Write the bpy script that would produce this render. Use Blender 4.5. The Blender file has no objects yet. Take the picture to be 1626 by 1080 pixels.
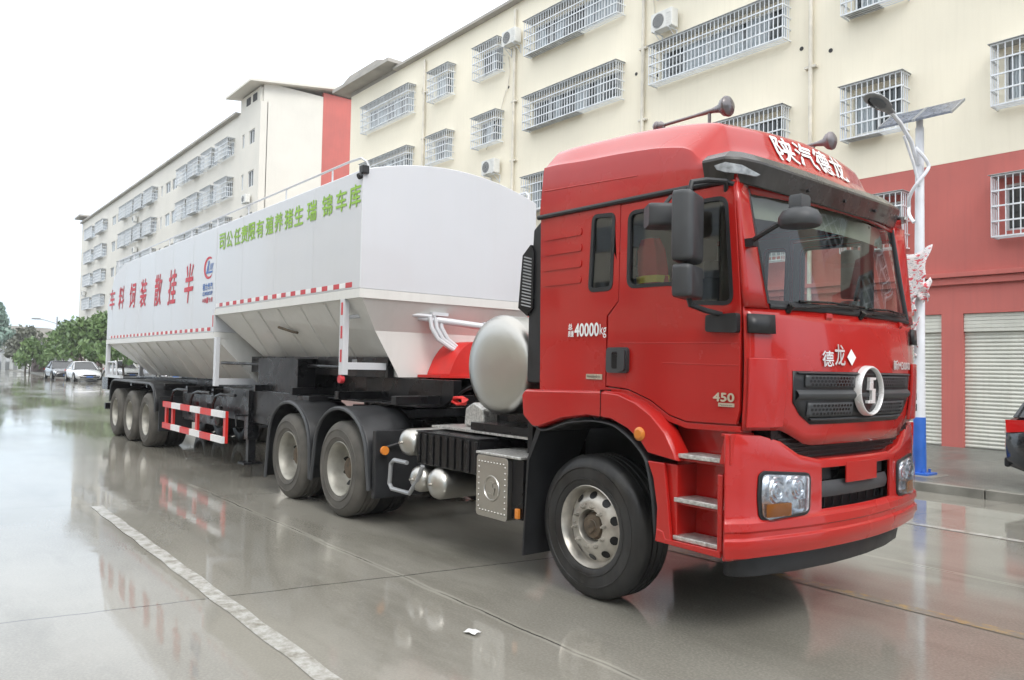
import bpy, bmesh, math, random
import numpy as np
from mathutils import Vector, Matrix
from mathutils.geometry import tessellate_polygon
R = math.radians
PI = math.pi
random.seed(7)
scene = bpy.context.scene
COL = scene.collection

# ------------------------------------------------------------------ camera
cam_d = bpy.data.cameras.new('camera'); cam = bpy.data.objects.new('camera', cam_d); COL.objects.link(cam)
cr, cu, cf = (0.63139835, 0.77520636, 0.01977945), (0.01548284, -0.03810411, 0.99915382), (-0.77530408, 0.63055783, 0.03606126)
cam.matrix_world = Matrix(((cr[0], cu[0], -cf[0], 0), (cr[1], cu[1], -cf[1], 0), (cr[2], cu[2], -cf[2], 1.67934), (0, 0, 0, 1)))
cam_d.sensor_width = 36; cam_d.lens = 26.695; cam_d.clip_start = .05; cam_d.clip_end = 3000
scene.camera = cam

# ------------------------------------------------------------------ sky, sun, exposure
SUN_EL, SUN_AZ = 48, 106          # a veiled sun ahead of the truck
world = bpy.data.worlds.new('World'); scene.world = world; world.use_nodes = True
nt = world.node_tree; nt.nodes.clear()
wo = nt.nodes.new('ShaderNodeOutputWorld'); bg = nt.nodes.new('ShaderNodeBackground')
sky = nt.nodes.new('ShaderNodeTexSky'); sky.sky_type = 'NISHITA'; sky.sun_disc = False
sky.sun_elevation = R(SUN_EL); sky.sun_rotation = R(SUN_AZ); sky.dust_density = 4
tc = nt.nodes.new('ShaderNodeTexCoord'); sx = nt.nodes.new('ShaderNodeSeparateXYZ')
rp = nt.nodes.new('ShaderNodeValToRGB')          # overcast deck: brighter overhead than at the horizon
rp.color_ramp.elements[0].position = 0; rp.color_ramp.elements[0].color = (.45, .555, .65, 1)
rp.color_ramp.elements[1].position = 1; rp.color_ramp.elements[1].color = (1, 1, 1, 1)
e = rp.color_ramp.elements.new(.16); e.color = (.61, .705, .80, 1)
e = rp.color_ramp.elements.new(.4); e.color = (.84, .885, .94, 1)
nz = nt.nodes.new('ShaderNodeTexNoise'); nz.inputs['Scale'].default_value = 2.2; nz.inputs['Detail'].default_value = 4
mm = nt.nodes.new('ShaderNodeMapRange'); mm.inputs['From Min'].default_value = .3; mm.inputs['From Max'].default_value = .7
mm.inputs['To Min'].default_value = 11.4; mm.inputs['To Max'].default_value = 13.0
sc_ = nt.nodes.new('ShaderNodeVectorMath'); sc_.operation = 'SCALE'
mx = nt.nodes.new('ShaderNodeMix'); mx.data_type = 'RGBA'; mx.inputs['Factor'].default_value = .92
L = nt.links.new
L(tc.outputs['Generated'], sx.inputs[0]); L(sx.outputs['Z'], rp.inputs['Fac'])
L(tc.outputs['Generated'], nz.inputs['Vector']); L(nz.outputs['Fac'], mm.inputs['Value'])
L(rp.outputs['Color'], sc_.inputs[0]); L(mm.outputs['Result'], sc_.inputs['Scale'])
L(sky.outputs['Color'], mx.inputs['A']); L(sc_.outputs['Vector'], mx.inputs['B'])
L(mx.outputs['Result'], bg.inputs['Color']); bg.inputs['Strength'].default_value = .12
L(bg.outputs[0], wo.inputs['Surface'])
sd = bpy.data.lights.new('sun', 'SUN'); sun = bpy.data.objects.new('sun', sd); COL.objects.link(sun)
sd.energy = 1.2; sd.angle = R(25); sd.color = (1, .97, .93)
az = R(SUN_AZ)
sv = Vector((math.sin(az) * math.cos(R(SUN_EL)), math.cos(az) * math.cos(R(SUN_EL)), math.sin(R(SUN_EL))))
sun.rotation_euler = sv.to_track_quat('Z', 'Y').to_euler()
scene.view_settings.view_transform = 'Standard'; scene.view_settings.look = 'None'
scene.view_settings.exposure = .62; scene.view_settings.gamma = 1
scene.cycles.max_bounces = 8; scene.cycles.transparent_max_bounces = 12
scene.cycles.sample_clamp_indirect = 6

# ------------------------------------------------------------------ materials
def newmat(name):
    m = bpy.data.materials.new(name); m.use_nodes = True
    t = m.node_tree; return m, t, t.nodes['Principled BSDF']

def mat(name, col, rough=.5, metal=0., var=.12, scale=4., bump=0., bscale=40., coat=0., spec=.5, rvar=.1,
        streak=0., streak_col=(.3, .28, .25), emit=None):
    m, t, b = newmat(name)
    N = t.nodes.new; K = t.links.new
    tco = N('ShaderNodeTexCoord'); mp = N('ShaderNodeMapping'); K(tco.outputs['Object'], mp.inputs['Vector'])
    n1 = N('ShaderNodeTexNoise'); n1.inputs['Scale'].default_value = scale; n1.inputs['Detail'].default_value = 6
    K(mp.outputs[0], n1.inputs['Vector'])
    r = N('ShaderNodeMapRange'); r.inputs['From Min'].default_value = .3; r.inputs['From Max'].default_value = .7
    r.inputs['To Min'].default_value = 1 - var; r.inputs['To Max'].default_value = 1 + var
    K(n1.outputs['Fac'], r.inputs['Value'])
    s = N('ShaderNodeVectorMath'); s.operation = 'SCALE'; s.inputs[0].default_value = col
    K(r.outputs[0], s.inputs['Scale'])
    out = s.outputs['Vector']
    if streak > 0:                                   # rain and dirt runs, drawn out downwards
        mp2 = N('ShaderNodeMapping'); mp2.inputs['Scale'].default_value = (9, 9, .55); K(tco.outputs['Object'], mp2.inputs['Vector'])
        n2 = N('ShaderNodeTexNoise'); n2.inputs['Scale'].default_value = 1.3; n2.inputs['Detail'].default_value = 5
        K(mp2.outputs[0], n2.inputs['Vector'])
        r2 = N('ShaderNodeMapRange'); r2.inputs['From Min'].default_value = .48; r2.inputs['From Max'].default_value = .8
        r2.inputs['To Min'].default_value = 0; r2.inputs['To Max'].default_value = streak
        K(n2.outputs['Fac'], r2.inputs['Value'])
        x = N('ShaderNodeMix'); x.data_type = 'RGBA'; x.inputs['B'].default_value = (*streak_col, 1)
        K(out, x.inputs['A']); K(r2.outputs[0], x.inputs['Factor']); out = x.outputs['Result']
    K(out, b.inputs['Base Color'])
    rr = N('ShaderNodeMapRange'); rr.inputs['From Min'].default_value = .3; rr.inputs['From Max'].default_value = .7
    rr.inputs['To Min'].default_value = max(.02, rough - rvar); rr.inputs['To Max'].default_value = min(1, rough + rvar)
    K(n1.outputs['Fac'], rr.inputs['Value']); K(rr.outputs[0], b.inputs['Roughness'])
    b.inputs['Metallic'].default_value = metal
    b.inputs['Specular IOR Level'].default_value = spec
    if coat: b.inputs['Coat Weight'].default_value = coat; b.inputs['Coat Roughness'].default_value = .06
    if bump:
        nb = N('ShaderNodeTexNoise'); nb.inputs['Scale'].default_value = bscale; nb.inputs['Detail'].default_value = 4
        K(mp.outputs[0], nb.inputs['Vector'])
        bu = N('ShaderNodeBump'); bu.inputs['Strength'].default_value = bump; bu.inputs['Distance'].default_value = .01
        K(nb.outputs['Fac'], bu.inputs['Height']); K(bu.outputs[0], b.inputs['Normal'])
    if emit:
        b.inputs['Emission Color'].default_value = (*emit[:3], 1); b.inputs['Emission Strength'].default_value = emit[3]
    return m

def glass_mat(name, tint=(.55, .6, .58), ior=1.5):
    m = bpy.data.materials.new(name); m.use_nodes = True; t = m.node_tree; t.nodes.clear()
    o = t.nodes.new('ShaderNodeOutputMaterial'); tr = t.nodes.new('ShaderNodeBsdfTransparent'); gl = t.nodes.new('ShaderNodeBsdfGlossy')
    fr = t.nodes.new('ShaderNodeFresnel'); fr.inputs['IOR'].default_value = ior; mi = t.nodes.new('ShaderNodeMixShader')
    nz_ = t.nodes.new('ShaderNodeTexNoise'); nz_.inputs['Scale'].default_value = 1.5
    rr = t.nodes.new('ShaderNodeMapRange'); rr.inputs['To Min'].default_value = .0; rr.inputs['To Max'].default_value = .035
    t.links.new(nz_.outputs['Fac'], rr.inputs['Value']); t.links.new(rr.outputs[0], gl.inputs['Roughness'])
    tr.inputs['Color'].default_value = (*tint, 1); gl.inputs['Color'].default_value = (.95, .97, 1, 1)
    t.links.new(fr.outputs[0], mi.inputs['Fac']); t.links.new(tr.outputs[0], mi.inputs[1]); t.links.new(gl.outputs[0], mi.inputs[2])
    t.links.new(mi.outputs[0], o.inputs['Surface'])
    return m

def road_mat():
    m, t, b = newmat('wet_concrete'); N = t.nodes.new; K = t.links.new
    g = N('ShaderNodeNewGeometry'); sp = N('ShaderNodeSeparateXYZ'); K(g.outputs['Position'], sp.inputs[0])
    def noise(scale, detail=5, sv=(1, 1, 1), rough=.5):
        mp = N('ShaderNodeMapping'); mp.inputs['Scale'].default_value = sv; K(g.outputs['Position'], mp.inputs['Vector'])
        n = N('ShaderNodeTexNoise'); n.inputs['Scale'].default_value = scale; n.inputs['Detail'].default_value = detail
        n.inputs['Roughness'].default_value = rough; K(mp.outputs[0], n.inputs['Vector']); return n.outputs['Fac']
    def mrange(v, a, c, d, e_):
        r = N('ShaderNodeMapRange'); r.inputs['From Min'].default_value = a; r.inputs['From Max'].default_value = c
        r.inputs['To Min'].default_value = d; r.inputs['To Max'].default_value = e_; K(v, r.inputs['Value']); return r.outputs[0]
    def math_(op, a, c=None):
        n = N('ShaderNodeMath'); n.operation = op
        for i, v in enumerate((a, c)):
            if v is None: continue
            if isinstance(v, (int, float)): n.inputs[i].default_value = v
            else: K(v, n.inputs[i])
        return n.outputs[0]
    def mix(f, a, c):
        x = N('ShaderNodeMix'); x.data_type = 'RGBA'
        for k, v in (('Factor', f), ('A', a), ('B', c)):
            if isinstance(v, tuple): x.inputs[k].default_value = (*v, 1)
            elif isinstance(v, (int, float)): x.inputs[k].default_value = v
            else: K(v, x.inputs[k])
        return x.outputs['Result']
    big = noise(.35, 6); mid = noise(1.6, 6, (.6, 1.6, 1)); fine = noise(60, 3)
    colr = mix(mrange(big, .35, .65, 0, 1), (.165, .158, .136), (.26, .25, .218))
    colr = mix(mrange(mid, .45, .75, 0, .45), colr, (.145, .138, .115))
    colr = mix(mrange(fine, .4, .75, 0, .5), colr, (.30, .287, .245))
    stain = mrange(noise(.8, 7, (.35, 1.2, 1), .65), .52, .70, 0, .55); colr = mix(stain, colr, (.105, .098, .078))
    spots = mrange(noise(7, 5, (1, 1, 1), .7), .60, .72, 0, .35); colr = mix(spots, colr, (.30, .29, .26))
    wob = math_('MULTIPLY', math_('SUBTRACT', noise(3, 3), .5), .06)
    # slab joints: cross joints every 4.4 m, long joints every 3.9 m
    u = math_('SUBTRACT', sp.outputs['X'], math_('MULTIPLY', sp.outputs['Y'], .19)); u = math_('ADD', math_('ADD', u, 5.9 + 440), wob)
    fu = math_('ABSOLUTE', math_('SUBTRACT', math_('FRACT', math_('ADD', math_('DIVIDE', u, 4.4), .5)), .5))
    v = math_('ADD', math_('ADD', sp.outputs['Y'], -3.2 + 390), wob)
    fv = math_('ABSOLUTE', math_('SUBTRACT', math_('FRACT', math_('ADD', math_('DIVIDE', v, 3.9), .5)), .5))
    ju = mrange(fu, .0014, .003, 1, 0); jv = mrange(fv, .0014, .003, 1, 0)
    brk = mrange(noise(1.1, 4), .40, .55, 0, 1)
    seal = math_('MULTIPLY', mrange(fv, .006, .011, 1, 0), mrange(noise(.9, 4), .35, .6, .25, 1))
    colr = mix(math_('MULTIPLY', seal, .55), colr, (.38, .37, .32))
    colr = mix(math_('MULTIPLY', math_('MAXIMUM', math_('MULTIPLY', ju, .8), math_('MULTIPLY', jv, brk)), .85), colr, (.035, .033, .03))
    K(colr, b.inputs['Base Color'])
    pud = mrange(noise(.30, 6, (.5, 1.25, 1), .6), .42, .58, 0, 1)
    rough = mix(pud, (.115, .115, .115), (.025, .025, .025))
    rough2 = N('ShaderNodeSeparateColor'); K(rough, rough2.inputs[0])
    ro = math_('ADD', rough2.outputs[0], mrange(fine, .4, .7, 0, .04))
    K(ro, b.inputs['Roughness']); b.inputs['IOR'].default_value = 1.5
    b.inputs['Specular IOR Level'].default_value = .5
    bu = N('ShaderNodeBump'); bu.inputs['Strength'].default_value = .13; bu.inputs['Distance'].default_value = .006
    K(math_('ADD', math_('MULTIPLY', noise(4.5, 4), .8), math_('MULTIPLY', math_('MULTIPLY', noise(90, 2), .16), mrange(pud, 0, 1, 1, .15))), bu.inputs['Height'])
    K(bu.outputs[0], b.inputs['Normal'])
    return m

def marking_mat(name, col, wear=.5):
    m, t, b = newmat(name); N = t.nodes.new; K = t.links.new
    g = N('ShaderNodeNewGeometry')
    n = N('ShaderNodeTexNoise'); n.inputs['Scale'].default_value = 9; n.inputs['Detail'].default_value = 8; n.inputs['Roughness'].default_value = .7
    K(g.outputs['Position'], n.inputs['Vector'])
    r = N('ShaderNodeMapRange'); r.inputs['From Min'].default_value = wear - .12; r.inputs['From Max'].default_value = wear + .14; K(n.outputs['Fac'], r.inputs['Value'])
    x = N('ShaderNodeMix'); x.data_type = 'RGBA'; x.inputs['A'].default_value = (.2, .185, .15, 1); x.inputs['B'].default_value = (*col, 1)
    K(r.outputs[0], x.inputs['Factor']); K(x.outputs['Result'], b.inputs['Base Color'])
    b.inputs['Roughness'].default_value = .22; b.inputs['IOR'].default_value = 1.4
    return m

def brick_mat(name, c1, c2, mortar, scale, rough):
    m, t, b = newmat(name); N = t.nodes.new; K = t.links.new
    g = N('ShaderNodeNewGeometry'); br = N('ShaderNodeTexBrick')
    br.inputs['Color1'].default_value = (*c1, 1); br.inputs['Color2'].default_value = (*c2, 1); br.inputs['Mortar'].default_value = (*mortar, 1)
    br.inputs['Scale'].default_value = scale; br.inputs['Mortar Size'].default_value = .025; K(g.outputs['Position'], br.inputs['Vector'])
    n = N('ShaderNodeTexNoise'); n.inputs['Scale'].default_value = .8; n.inputs['Detail'].default_value = 6; K(g.outputs['Position'], n.inputs['Vector'])
    r = N('ShaderNodeMapRange'); r.inputs['From Min'].default_value = .3; r.inputs['From Max'].default_value = .7
    r.inputs['To Min'].default_value = .7; r.inputs['To Max'].default_value = 1.25; K(n.outputs['Fac'], r.inputs['Value'])
    s = N('ShaderNodeVectorMath'); s.operation = 'SCALE'; K(br.outputs['Color'], s.inputs[0]); K(r.outputs[0], s.inputs['Scale'])
    K(s.outputs['Vector'], b.inputs['Base Color'])
    r3 = N('ShaderNodeMapRange'); r3.inputs['From Min'].default_value = .4; r3.inputs['From Max'].default_value = .65
    r3.inputs['To Min'].default_value = rough - .2; r3.inputs['To Max'].default_value = rough; K(n.outputs['Fac'], r3.inputs['Value']); K(r3.outputs[0], b.inputs['Roughness'])
    bu = N('ShaderNodeBump'); bu.inputs['Strength'].default_value = .4; bu.inputs['Distance'].default_value = .01
    K(br.outputs['Fac'], bu.inputs['Height']); bu.invert = True; K(bu.outputs[0], b.inputs['Normal'])
    return m

def pane_mat():
    """window glass with drawn curtains and dark rooms behind it, different in every window"""
    m, t, b = newmat('window_pane'); N = t.nodes.new; K = t.links.new
    tco = N('ShaderNodeTexCoord'); oi = N('ShaderNodeObjectInfo')
    sc = N('ShaderNodeVectorMath'); sc.operation = 'MULTIPLY_ADD'; sc.inputs[1].default_value = (1.3, 0, .12)
    K(tco.outputs['Object'], sc.inputs[0])
    cb = N('ShaderNodeCombineXYZ'); ml = N('ShaderNodeMath'); ml.operation = 'MULTIPLY'; ml.inputs[1].default_value = 37
    K(oi.outputs['Random'], ml.inputs[0]); K(ml.outputs[0], cb.inputs['X']); K(ml.outputs[0], cb.inputs['Z']); K(cb.outputs[0], sc.inputs[2])
    n = N('ShaderNodeTexNoise'); n.inputs['Scale'].default_value = 1.1; n.inputs['Detail'].default_value = 1.5; K(sc.outputs['Vector'], n.inputs['Vector'])
    r = N('ShaderNodeMapRange'); r.inputs['From Min'].default_value = .50; r.inputs['From Max'].default_value = .54; K(n.outputs['Fac'], r.inputs['Value'])
    wv = N('ShaderNodeTexWave'); wv.inputs['Scale'].default_value = 6; wv.inputs['Distortion'].default_value = 3; K(tco.outputs['Object'], wv.inputs['Vector'])
    wr = N('ShaderNodeMapRange'); wr.inputs['To Min'].default_value = .55; wr.inputs['To Max'].default_value = 1; K(wv.outputs['Fac'], wr.inputs['Value'])
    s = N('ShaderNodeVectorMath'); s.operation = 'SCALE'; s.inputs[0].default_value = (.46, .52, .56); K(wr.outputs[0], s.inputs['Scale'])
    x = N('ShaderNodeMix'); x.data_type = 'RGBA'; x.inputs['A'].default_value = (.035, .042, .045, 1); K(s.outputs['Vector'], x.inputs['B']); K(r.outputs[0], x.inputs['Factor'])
    K(x.outputs['Result'], b.inputs['Base Color']); b.inputs['Roughness'].default_value = .06; b.inputs['Specular IOR Level'].default_value = .6
    return m

def leaf_mat(name, c1, c2):
    m, t, b = newmat(name); N = t.nodes.new; K = t.links.new
    tco = N('ShaderNodeTexCoord'); n = N('ShaderNodeTexNoise'); n.inputs['Scale'].default_value = 1.1; n.inputs['Detail'].default_value = 5
    K(tco.outputs['Object'], n.inputs['Vector'])
    r = N('ShaderNodeMapRange'); r.inputs['From Min'].default_value = .35; r.inputs['From Max'].default_value = .65; K(n.outputs['Fac'], r.inputs['Value'])
    x = N('ShaderNodeMix'); x.data_type = 'RGBA'; x.inputs['A'].default_value = (*c1, 1); x.inputs['B'].default_value = (*c2, 1); K(r.outputs[0], x.inputs['Factor'])
    K(x.outputs['Result'], b.inputs['Base Color']); b.inputs['Roughness'].default_value = .5
    b.inputs['Transmission Weight'].default_value = 0; b.inputs['Subsurface Weight'].default_value = 0
    return m

def print_mat():
    """torn handbills: white paper, red and grey print"""
    m, t, b = newmat('printed_paper'); N = t.nodes.new; K = t.links.new
    tco = N('ShaderNodeTexCoord'); mp = N('ShaderNodeMapping'); mp.inputs['Scale'].default_value = (6, 6, 16); K(tco.outputs['Object'], mp.inputs['Vector'])
    n = N('ShaderNodeTexNoise'); n.inputs['Scale'].default_value = 1.6; n.inputs['Detail'].default_value = 4; K(mp.outputs[0], n.inputs['Vector'])
    cr_ = N('ShaderNodeValToRGB'); cr_.color_ramp.interpolation = 'CONSTANT'; el = cr_.color_ramp.elements
    el[0].color = (.62, .08, .10, 1); el[1].position = .42; el[1].color = (.70, .66, .66, 1)
    e2 = el.new(.56); e2.color = (.35, .33, .36, 1); e3 = el.new(.60); e3.color = (.75, .73, .72, 1)
    K(n.outputs['Fac'], cr_.inputs['Fac']); K(cr_.outputs[0], b.inputs['Base Color']); b.inputs['Roughness'].default_value = .6
    return m

M = dict(
    road=road_mat(),
    line=marking_mat('worn_white_line', (.42, .42, .395), .45), yellow=marking_mat('worn_yellow_line', (.42, .27, .07), .60),
    pave=brick_mat('paving_bricks', (.20, .20, .18), (.12, .125, .115), (.045, .05, .045), 4.2, .5),
    kerb=mat('kerb_concrete', (.20, .195, .17), .45, var=.3, scale=3, bump=.2),
    cream=mat('cream_render', (.85, .79, .645), .85, var=.06, scale=.35, bump=.15, bscale=60, streak=.10, streak_col=(.50, .44, .34)),
    cream2=mat('pale_render', (.66, .635, .575), .85, var=.05, scale=.5, bump=.1, streak=.10, streak_col=(.5, .47, .42)),
    redwall=mat('red_render', (.50, .135, .115), .75, var=.10, scale=.7, bump=.15, bscale=60, streak=.18, streak_col=(.25, .10, .09)),
    roofc=mat('roof_concrete', (.36, .34, .31), .8, var=.2, scale=1),
    pane=pane_mat(), wframe=mat('window_frame_white', (.68, .70, .71), .4),
    cage=mat('cage_steel', (.70, .73, .76), .4, metal=.15, var=.15), sheet=mat('cage_sheet', (.40, .41, .41), .55, metal=.2, var=.25),
    reveal=mat('window_room', (.05, .05, .05), .9),
    shutter=mat('shutter_slats', (.62, .625, .56), .42, var=.10, scale=1.5, streak=.25, streak_col=(.38, .36, .29)),
    pipe=mat('drainpipe', (.68, .64, .55), .5), ac=mat('ac_white', (.66, .66, .63), .5, var=.1), acdark=mat('ac_fan', (.07, .075, .08), .5),
    red=mat('red_cab_paint', (.385, .011, .008), .24, var=.06, scale=1.2, coat=.5, spec=.3, streak=.25, streak_col=(.30, .008, .006)),
    red2=mat('red_bumper_paint', (.40, .011, .008), .24, var=.06, scale=1.5, coat=.6, spec=.35),
    red3=mat('red_gearbox_paint', (.62, .025, .02), .4),
    white=mat('white_tank_paint', (.575, .592, .62), .38, var=.03, scale=.7, coat=.3, streak=.14, streak_col=(.52, .52, .50)),
    white2=mat('white_hopper_paint', (.66, .66, .635), .42, var=.06, scale=1, coat=.2, streak=.15, streak_col=(.42, .41, .37)),
    black=mat('black_plastic', (.020, .021, .023), .42, spec=.35, var=.25, scale=6, bump=.05), blackp=mat('black_chassis_paint', (.007, .007, .008), .3, spec=.28, var=.4, scale=3, rvar=.15),
    grey=mat('grey_trim', (.045, .048, .052), .45, spec=.4, var=.2, scale=5, bump=.06, bscale=200), visor=mat('smoked_visor', (.034, .030, .028), .22, var=.3, scale=4, rvar=.15, streak=.3, streak_col=(.12, .11, .10)),
    tyre=mat('tyre_rubber', (.016, .016, .016), .5, var=.6, scale=5, streak=.35, streak_col=(.085, .08, .07), rvar=.2, bump=.1), tyre2=mat('tyre_rubber_dusty', (.085, .08, .07), .75, var=.35, scale=5, bump=.1),
    rim=mat('rim_silver', (.42, .40, .36), .38, metal=.6, var=.3, scale=9, rvar=.12), rim2=mat('rim_grey', (.36, .35, .31), .5, metal=.35, var=.25, scale=6), rust=mat('rusty_hub', (.10, .075, .05), .75, var=.5, scale=14, bump=.3),
    steel=mat('stainless_steel', (.47, .46, .43), .33, metal=1., var=.04, scale=2.2, rvar=.03), tread=mat('tread_plate', (.52, .52, .50), .4, metal=.7, var=.35, scale=40, bump=.6, bscale=70),
    chrome=mat('chrome', (.72, .72, .72), .12, metal=1., var=.05, rvar=.05), silver=mat('badge_silver', (.70, .70, .70), .3, metal=.3), horn=mat('horn_metal', (.20, .185, .19), .32, metal=.6, var=.2),
    glass=glass_mat('cab_glass', (.72, .79, .74), 1.48), sideglass=glass_mat('side_glass', (.80, .84, .82), 1.75), lens=glass_mat('lamp_lens', (.93, .95, .97), 1.45),
    amber=mat('amber_lens', (.60, .20, .03), .25), redlens=mat('red_lens', (.55, .01, .01), .2, coat=.5), refl=mat('lamp_reflector', (.80, .82, .85), .18, metal=.8, var=.4, scale=22),
    marker=mat('marker_lens', (.30, .32, .34), .12, var=.4, scale=25), interior=mat('cab_lining', (.36, .34, .30), .8, var=.1), dash=mat('dashboard_plastic', (.035, .035, .036), .6), seat=mat('seat_fabric', (.05, .05, .055), .9, bump=.2), curtain=mat('cab_curtain', (.24, .23, .21), .9, var=.15),
    wtext=mat('white_vinyl', (.80, .80, .80), .45, var=.03), rtext=mat('red_vinyl', (.55, .035, .06), .5), gtext=mat('green_vinyl', (.27, .50, .05), .5, var=.1), btext=mat('blue_vinyl', (.06, .17, .48), .5), gold=mat('badge_metal', (.62, .58, .47), .3, metal=.7), dtext=mat('dark_print', (.04, .04, .04), .6),
    refred=mat('reflective_red', (.50, .03, .04), .4), refwhite=mat('reflective_white', (.75, .75, .75), .4),
    blue=mat('blue_pole_paint', (.03, .13, .50), .4, var=.15), polew=mat('white_pole_paint', (.70, .72, .76), .4, var=.08, streak=.1), lampgrey=mat('lamp_grey', (.30, .31, .32), .4, metal=.4), solar=mat('solar_cells', (.13, .145, .18), .15, var=.4, scale=14),
    paper=print_mat(), dirty=mat('dirty_paper', (.33, .32, .29), .6, var=.4, scale=20), wpaper=mat('white_paper', (.76, .76, .74), .7), yellowc=mat('yellow_cloth', (.62, .42, .03), .8, bump=.4), jacket=mat('red_jacket', (.62, .03, .03), .85, bump=.2), hivis=mat('hi_vis_band', (.90, .78, .08), .6),
    leaf=leaf_mat('leaves_green', (.075, .14, .05), (.16, .25, .085)), leaf2=leaf_mat('leaves_dark', (.11, .12, .10), (.17, .185, .14)), leaf3=leaf_mat('leaves_hazed', (.15, .24, .20), (.22, .31, .26)), bark=mat('bark', (.07, .055, .04), .9, var=.4, scale=6, bump=.5),  # leaf3 has distance haze mixed into its colour, paler and bluer
    carw=mat('car_white', (.70, .71, .72), .25, coat=.8, var=.03), card=mat('car_black', (.012, .013, .016), .2, coat=1, var=.1), carg=mat('car_grey', (.03, .033, .04), .25, coat=.8), cars=mat('car_silver', (.42, .43, .45), .25, metal=.3, coat=.8), carglass=mat('car_glass', (.02, .024, .028), .05, spec=.8),
    hall=mat('grey_hall', (.42, .44, .45), .8, var=.1, scale=.5), pillar=mat('white_pillar', (.66, .67, .66), .7), darkwall=mat('dark_fence', (.12, .13, .13), .8), soil=mat('brown_scrap', (.10, .075, .07), .9, var=.5, scale=2, bump=.6, bscale=8),
)

# ------------------------------------------------------------------ mesh helpers
OFF = Vector((0, 0, 0))
class MB:
    """collects shapes and links them as ONE mesh object"""
    def __init__(s): s.v = []; s.f = []; s.m = []; s.cur = 0
    def add(s, vs, fs):
        o = len(s.v); s.v += [tuple(v) for v in vs]
        for f in fs: s.f.append(tuple(i + o for i in f)); s.m.append(s.cur)
        return s
    def mi(s, i): s.cur = i; return s
    def box(s, x0, x1, y0, y1, z0, z1):
        return s.add([(x0, y0, z0), (x1, y0, z0), (x1, y1, z0), (x0, y1, z0), (x0, y0, z1), (x1, y0, z1), (x1, y1, z1), (x0, y1, z1)],
                     [(0, 3, 2, 1), (4, 5, 6, 7), (0, 1, 5, 4), (1, 2, 6, 5), (2, 3, 7, 6), (3, 0, 4, 7)])
    def prism(s, poly, axis, a, b, holes=()):
        """2-D outline (with holes) given thickness along axis; a == b gives one sheet"""
        loops = [list(poly)] + [list(h) for h in holes]
        P = (lambda u, v, w: (w, u, v)) if axis == 'x' else (lambda u, v, w: (u, w, v)) if axis == 'y' else (lambda u, v, w: (u, v, w))
        flat = [p for lp in loops for p in lp]; n = len(flat)
        tris = tessellate_polygon([[Vector((p[0], p[1], 0)) for p in lp] for lp in loops])
        if a == b: return s.add([P(u, v, a) for u, v in flat], tris)
        fs = [tuple(t) for t in tris] + [tuple(i + n for i in reversed(t)) for t in tris]
        k = 0
        for lp in loops:
            for i in range(len(lp)):
                j = (i + 1) % len(lp); fs.append((k + i, k + j, k + j + n, k + i + n))
            k += len(lp)
        return s.add([P(u, v, a) for u, v in flat] + [P(u, v, b) for u, v in flat], fs)
    def cyl(s, p0, p1, r0, r1=None, n=16, caps=True):
        p0, p1 = Vector(p0), Vector(p1); r1 = r0 if r1 is None else r1
        d = (p1 - p0).normalized(); a = d.orthogonal().normalized(); b = d.cross(a)
        vs = [p0 + r0 * (math.cos(2 * PI * i / n) * a + math.sin(2 * PI * i / n) * b) for i in range(n)]
        vs += [p1 + r1 * (math.cos(2 * PI * i / n) * a + math.sin(2 * PI * i / n) * b) for i in range(n)]
        fs = [(i, (i + 1) % n, (i + 1) % n + n, i + n) for i in range(n)]
        if caps: fs += [tuple(reversed(range(n))), tuple(range(n, 2 * n))]
        return s.add(vs, fs)
    def tube(s, path, r, n=8):
        pts = [Vector(p) for p in path]; vs = []; fs = []
        up = None
        for k, p in enumerate(pts):
            d = (pts[min(k + 1, len(pts) - 1)] - pts[max(k - 1, 0)]).normalized()
            if up is None: up = d.orthogonal().normalized()
            a = (up - up.dot(d) * d).normalized(); b = d.cross(a); up = a
            vs += [p + r * (math.cos(2 * PI * i / n) * a + math.sin(2 * PI * i / n) * b) for i in range(n)]
        for k in range(len(pts) - 1):
            fs += [(k * n + i, k * n + (i + 1) % n, (k + 1) * n + (i + 1) % n, (k + 1) * n + i) for i in range(n)]
        fs += [tuple(reversed(range(n))), tuple(range((len(pts) - 1) * n, len(pts) * n))]
        return s.add(vs, fs)
    def lathe(s, prof, c, n=32, axis='y', sgn=1):
        """profile of (radius, offset) turned about an axis through c"""
        vs = []; fs = []
        for r, o in prof:
            for i in range(n):
                u, w = r * math.cos(2 * PI * i / n), r * math.sin(2 * PI * i / n)
                vs.append((c[0] + u, c[1] + o * sgn, c[2] + w) if axis == 'y' else (c[0] + o * sgn, c[1] + u, c[2] + w) if axis == 'x' else (c[0] + u, c[1] + w, c[2] + o * sgn))
        for k in range(len(prof) - 1):
            fs += [(k * n + i, k * n + (i + 1) % n, (k + 1) * n + (i + 1) % n, (k + 1) * n + i) for i in range(n)]
        return s.add(vs, fs)
    def grid(s, fn, us, vs_, skip=None):
        nu, nv = len(us), len(vs_)
        V = [fn(u, v) for u in us for v in vs_]; F = []
        for i in range(nu - 1):
            for j in range(nv - 1):
                if skip and skip((us[i] + us[i + 1]) / 2, (vs_[j] + vs_[j + 1]) / 2): continue
                F.append((i * nv + j, (i + 1) * nv + j, (i + 1) * nv + j + 1, i * nv + j + 1))
        return s.add(V, F)
    def loft(s, secs, caps=True, closed=True):
        n = len(secs[0]); V = [p for sec in secs for p in sec]; F = []
        for k in range(len(secs) - 1):
            for i in range(n if closed else n - 1):
                j = (i + 1) % n; F.append((k * n + i, k * n + j, (k + 1) * n + j, (k + 1) * n + i))
        if caps: F += [tuple(reversed(range(n))), tuple(range((len(secs) - 1) * n, len(secs) * n))]
        return s.add(V, F)
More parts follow.
